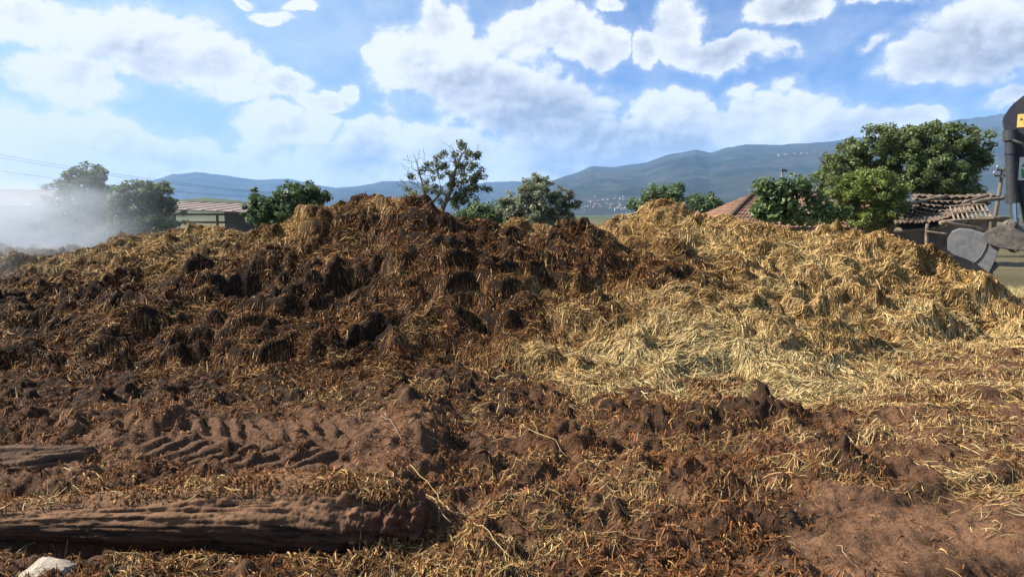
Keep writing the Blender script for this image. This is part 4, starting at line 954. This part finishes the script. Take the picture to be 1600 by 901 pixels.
# stickers
def sticker(px0, py0, px1, py1, m, name):
    (xa, za), (xb, zb) = ep(px0, py0), ep(px1, py1); mb = MB(); mb.box(((xa+xb)/2, -.174, (za+zb)/2), (abs(xb-xa), .006, abs(zb-za))); return mb.build(name, m, stick)
sy = sticker(1589,181,1612,200,M_YEL,'warning_sticker')
def ink(pts, m, par, y=-.179):
    mb = MB(); mb.prism(poly(pts), y-.002, y+.001); mb.build('sticker_mark', m, par)
for k in range(3): ink([(1592+k*6,190),(1594.5+k*6,186),(1597+k*6,190),(1596+k*6,190.6),(1594.5+k*6,187.5),(1593+k*6,190.6)], M_INK, sy)
ink([(1598,193),(1610,193),(1610,196),(1598,196)], M_INK, sy)
sw_ = sticker(1592,247,1614,282,M_STW,'green_white_sticker'); ink([(1594,262),(1603,250),(1612,262),(1607,262),(1603,256),(1599,262)], M_STG, sw_); ink([(1594,265),(1598,265),(1600,279),(1595,279)], M_STG, sw_); ink([(1601,266),(1612,266),(1612,270),(1603,272)], M_STG, sw_)
# boom, house, cab and tracks, past the edge of the picture
mb = MB(); mb.prism([(.4,3.0),(.9,3.5),(2.6,4.0),(4.2,3.0),(5.0,1.7),(4.6,1.5),(3.7,2.6),(2.4,3.3),(1.2,2.9),(.6,2.6)], -.22, .22, bev=.03); mb.build('boom', M_ARM, exc)
mb = MB(); mb.box((6.4,.3,1.75),(3.4,2.5,1.1),None,.08); mb.build('engine_house', M_ARM, exc)
mb = MB(); mb.box((5.3,-.75,2.2),(1.4,1.0,1.9),None,.1); mb.build('cab', M_ARM, exc)
for y in (-1.1, 1.3):
    mb = MB(); mb.prism([(4.2,.45),(4.5,.85),(7.9,.85),(8.2,.45),(7.9,.06),(4.5,.06)], y-.3, y+.3, bev=.1); mb.build('track', M_RUB, exc)

# ------------------------------------------------------------------ logs, rocks, stalks in the foreground
def noise_tube(pts, rad, nl, ns, seed, rough, colf, squash=1.0):
    pts = np.array([tuple(p) for p in pts], float); t0 = np.linspace(0, 1, len(pts)); t = np.linspace(0, 1, nl)
    C_ = np.stack([np.interp(t, t0, pts[:, i]) for i in range(3)], 1)
    k = np.hanning(9); k /= k.sum()
    for i in range(3): C_[:, i] = np.convolve(np.pad(C_[:, i], 4, mode='edge'), k, 'valid')
    rr = np.interp(t, t0, rad); T = np.gradient(C_, axis=0); T /= np.linalg.norm(T, axis=1)[:, None]
    up = np.array([0, 0, 1.]); A = np.cross(T, up); A /= np.linalg.norm(A, axis=1)[:, None]; B = np.cross(A, T)
    th = np.linspace(0, 2*math.pi, ns, endpoint=False); TH, TT = np.meshgrid(th, t); s = TT*np.linalg.norm(pts[-1]-pts[0])
    q1 = TH*3/math.pi; r = rr[:, None]*(1+rough(TH, TT, s))
    end = np.minimum(1, np.minimum(TT, 1-TT)/.012)**.5; r = r*end
    P = C_[:, None]+r[..., None]*(np.cos(TH)[..., None]*A[:, None]+squash*np.sin(TH)[..., None]*B[:, None])
    idx = np.arange(nl*ns).reshape(nl, ns); nxt = np.roll(idx, -1, 1)
    q = np.stack([idx[:-1], nxt[:-1], nxt[1:], idx[1:]], -1).reshape(-1, 4)
    return P.reshape(-1, 3), q, colf(TH, TT, s, np.sin(TH)).reshape(-1, 3)
M_LOG = mat('rotten_log', (0,0,0), .9, .15, .35, 25, .7, 70, attr=True, bdist=.01)
def wrapn(TH, s, f1, f2, seed, o=3):  # noise continuous round the trunk
    return fbm(np.cos(TH)*f1+s*f2, np.sin(TH)*f1+s*f2*.37+5, seed, o)
def rough1(TH, TT, s):
    dec = sstep(.70, .86, TT)
    return +.10*wrapn(TH, s, 1.2, 2.2, 601)+.09*wrapn(TH, s, 5, 1.3, 603, 4)*(1+dec)+.05*wrapn(TH, s, 5, 9, 605, 5)+.05*np.abs(wrapn(TH, s, 11, 2.2, 607, 3))+.03*wrapn(TH, s, 14, 30, 608, 3)-.07*sstep(.09, .0, np.abs(wrapn(TH, s, 5.5, .9, 619, 3)))*(1-dec)+dec*(.36*wrapn(TH, s, 1.6, 7, 607, 4)-.22*np.clip(cell(TH*2.2, s*9, 609)[0], 0, .7))-.09*np.clip(cell(np.cos(TH)*5+s*13, np.sin(TH)*5+s*9, 620)[0], 0, .6)*(.4+.6*np.abs(np.sin(TH)))
def col1(TH, TT, s, up):
    soil = sstep(-.1, .55, up+.35*wrapn(TH, s, 2, 4, 611)); soil = soil[..., None]; dec = sstep(.72, .88, TT)[..., None]
    wood = np.array([.055, .031, .020])*(1+.6*wrapn(TH, s, 8, 3, 613)[..., None]); dirt = np.array([.150, .082, .046])*(1+.35*wrapn(TH, s, 4, 9, 615)[..., None])
    c = wood*(1-soil)+dirt*soil; c = c*(1-.65*sstep(.07, .0, np.abs(wrapn(TH, s, 5.5, .9, 619, 3)))[..., None]); return np.clip(c*(1-dec)+dec*np.array([.085, .040, .024])*(1+.5*wrapn(TH, s, 3, 9, 617)[..., None]), .01, 1)
YL = 3.62
lp = [at(-90,815,3.28), at(60,812,3.27), at(180,808,3.26), at(300,806,3.25), at(420,803,3.25), at(520,806,3.25), at(600,812,3.25), at(664,818,3.25)]
V, q, c = noise_tube(lp, LOGR, 520, 150, 600, rough1, col1)
log = mesh_np('fallen_log', V, [q], M_LOG, col=c); tag(log, 'long soil covered log with a crumbling right end, lower left', 'log')
def rough2(TH, TT, s): return .12*wrapn(TH, s, 1.3, 2, 631)+.10*wrapn(TH, s, 7, 1.6, 633, 4)+.06*wrapn(TH, s, 9, 20, 635, 4)
def col2(TH, TT, s, up): return np.clip(np.array([.085, .050, .031])*(1+1.3*wrapn(TH, s, 8, 3, 637)[..., None])+np.array([.06,.035,.02])*sstep(-.3,-.7,up)[..., None], .01, 1)
lp2 = [at(-160,752,3.62), at(-40,745,3.66), at(60,736,3.72), at(150,714,3.86)]
V, q, c = noise_tube(lp2, [.15, .155, .14, .07], 260, 100, 630, rough2, col2)
tag(mesh_np('fallen_log', V, [q], M_LOG, col=c), 'shorter dark grey log at the left edge behind the long log', 'log')
# soil banked against the back of the long log
# rocks
M_ROCK = mat('pale_limestone', (.24,.195,.155), .85, .25, .25, 7, .5, 40, base2=(.33,.28,.23), bdist=.006)
def rock(c, pts, label, seed):
    b_ = bmesh.new()
    for p in pts: b_.verts.new(p)
    r = bmesh.ops.convex_hull(b_, input=b_.verts[:]); bmesh.ops.delete(b_, geom=[g for g in r['geom_interior'] if isinstance(g, bmesh.types.BMVert)], context='VERTS')
    bmesh.ops.bevel(b_, geom=b_.edges[:], offset=.008, segments=2, affect='EDGES'); bmesh.ops.triangulate(b_, faces=b_.faces[:])
    bmesh.ops.subdivide_edges(b_, edges=b_.edges[:], cuts=2, use_grid_fill=True)
    for v in b_.verts:
        v.co += v.co.normalized()*float(.012*fbm(np.array([v.co.x*11+v.co.z*7]), np.array([v.co.y*11-v.co.z*5]), seed, 3)[0])
    mb = MB(); mb.bm(b_); o = mb.build('rock', M_ROCK, None, smooth=False); o.location = c; tag(o, label, 'rock'); return o
p = at(68, 905, 2.86)
rock(p, [(-.15,-.06,-.16),(.13,-.08,-.16),(.15,.1,-.16),(-.13,.1,-.16),(-.10,-.02,.03),(-.045,.06,.078),(.05,.03,.076),(.12,.0,.058),(.125,.07,.04),(-.06,-.06,.03),(.07,-.075,.03),(.0,-.03,.070)], 'pale angular limestone rock in the bottom left corner', 701)
p = at(-6, 897, 2.9)
rock(p, [(-.1,-.05,-.1),(.06,-.06,-.1),(.07,.06,-.1),(-.1,.08,-.1),(-.06,0,.03),(.02,.02,.035),(.05,-.01,.0)], 'small dull rock cut by the left edge beside the pale rock', 703)
# single stalks and twigs lying about
M_STALK = mat('dry_stalk', (.22,.14,.065), .8, .15, .4, 12, base2=(.36,.26,.13)); M_TWIG = mat('grey_twig', (.22,.17,.12), .8, .2, .3, 20)
STK = [((800,688),(892,722),.009,M_STALK,'dry_stalk','long pale stalk lying on brown straw right of the tyre track','stalk',.02),
 ((640,765),(690,835),.006,M_STALK,'dry_stalk','thick curved stalk sticking out past the crumbling log end','stalk',.10),
 ((655,795),(705,850),.008,M_STALK,'dry_stalk','straight pale stalk beside the crumbling log end','stalk',.06),
 ((905,838),(1045,858),.006,M_STALK,'dry_stalk','long thin stalk lying on the mud near the bottom middle','stalk',.02),
 ((905,828),(918,866),.007,M_STALK,'dry_stalk','short stalk standing across the long thin stalk','stalk',.02),
 ((740,838),(800,900),.007,M_STALK,'dry_stalk','pale split stalk at the bottom edge left of the middle','stalk',.02),
 ((1195,725),(1265,748),.008,M_STALK,'dry_stalk','bent pale stalk beside the reddish straw clump','stalk',.03),
 ((1100,640),(1185,612),.008,M_STALK,'dry_stalk','brown stalk across the black clod below the pale mound','stalk',.05),
 ((1308,868),(1325,888),.006,M_STALK,'dry_stalk','short orange stalk alone on the bare mud at lower right','stalk',.015),
 ((596,702),(630,748),.007,M_TWIG,'twig','thin dark twig standing behind the crumbling log end','twig',.02)]
for (a, c, r, m, nm, lab, cat, up) in STK:
    p = gnd(*a); q = gnd(*c); p.z = gz_at(p.x, p.y)+.012; q.z = gz_at(q.x, q.y)+.012+up
    pts = []
    for i in range(8):
        f = i/7; w = p+(q-p)*f; w.z = max(w.z, gz_at(w.x, w.y)+.012)+.02*math.sin(f*3.1); w.x += rng.normal(0, .006); pts.append(w)
    mb = MB(); mb.tube(pts, np.linspace(r, r*.6, 8)*.42, 7); tag(mb.build(nm, m, None, smooth=True), lab, cat)
def twig(pts, r, lab):
    mb = MB(); mb.tube(pts, np.linspace(r, r*.5, len(pts)), 6); return tag(mb.build('twig', M_TWIG, None, smooth=True), lab, 'twig')
twig([at(228,792,3.42), at(255,806,3.40), at(277,810,3.38), at(284,830,3.36), at(298,855,3.33)], .006, 'crooked grey twig hanging over the middle of the long log')
twig([at(280,812,3.38), at(272,834,3.34), at(250,856,3.28), at(225,878,3.20)], .005, 'thin straight twig propped against the log near the crooked twig')
twig([at(106,812,3.5), at(110,822,3.46), at(104,838,3.42)], .005, 'short pale twig on the left part of the long log')
twig([at(98,840,3.3), at(70,842,3.25), at(40,852,3.2), at(20,868,3.1)], .006, 'pale arched twig lying before the log above the pale rock')

# ------------------------------------------------------------------ smoke and haze
def volume_mat(name, dens, col, build=None, aniso=.0):
    m = bpy.data.materials.new(name); m.use_nodes = True; t = NT(m.node_tree); t.n.clear()
    o = t.add('ShaderNodeOutputMaterial'); v = t.add('ShaderNodeVolumePrincipled'); v.inputs['Color'].default_value = (*col, 1); v.inputs['Anisotropy'].default_value = aniso
    if build: t.l.new(build(t), v.inputs['Density'])
    else: v.inputs['Density'].default_value = dens
    t.l.new(v.outputs[0], o.inputs['Volume']); return m
def smoke_density(t):
    g = t.add('ShaderNodeTexCoord').outputs['Object']
    q = t.vec('ADD', g, t.vec('SCALE', t.noise(g, 2.0, 3, .55, out=1)))
    q.node.inputs[1].links[0].from_node.inputs['Scale'].default_value = .7
    q = t.vec('ADD', q, (-.35, -.35, -.35))
    ln = t.vec('LENGTH', q, out=1); f = t.maprange(ln, .95, .1)
    n = t.maprange(t.noise(g, 2.9, 5, .62, .5), .42, .64)
    z = t.sep(g)[2]; low_ = t.maprange(z, .9, -.8, .25, 1.0)
    return t.math('MULTIPLY', t.math('MULTIPLY', t.math('MULTIPLY', f, f), t.math('MULTIPLY_ADD', n, .93, .07)), t.math('MULTIPLY', low_, SMOKE))
SMOKE = 2.1
b_ = bmesh.new(); bmesh.ops.create_icosphere(b_, subdivisions=3, radius=1)
mb = MB(); mb.bm(b_); M_SMK = volume_mat('smoke', 0, (.74, .82, .93), smoke_density)
sm = mb.build('smoke', M_SMK, None); sm.location = (-12.4, 14.0, 1.2); sm.scale = (7.2, 5.8, 3.7); tag(sm, 'white smoke drifting from the far left heap', 'smoke', kind='stuff')
mb = MB(); mb.box((0, 0, 610), (33000, 33000, 1230)); M_HAZE = volume_mat('haze', 6.2e-5, (.31, .56, 1.0), None, .0)
hz_ = mb.build('haze', M_HAZE, None); hz_.location = (0, 0, .5); tag(hz_, 'pale blue haze over the valley', 'haze', kind='stuff')
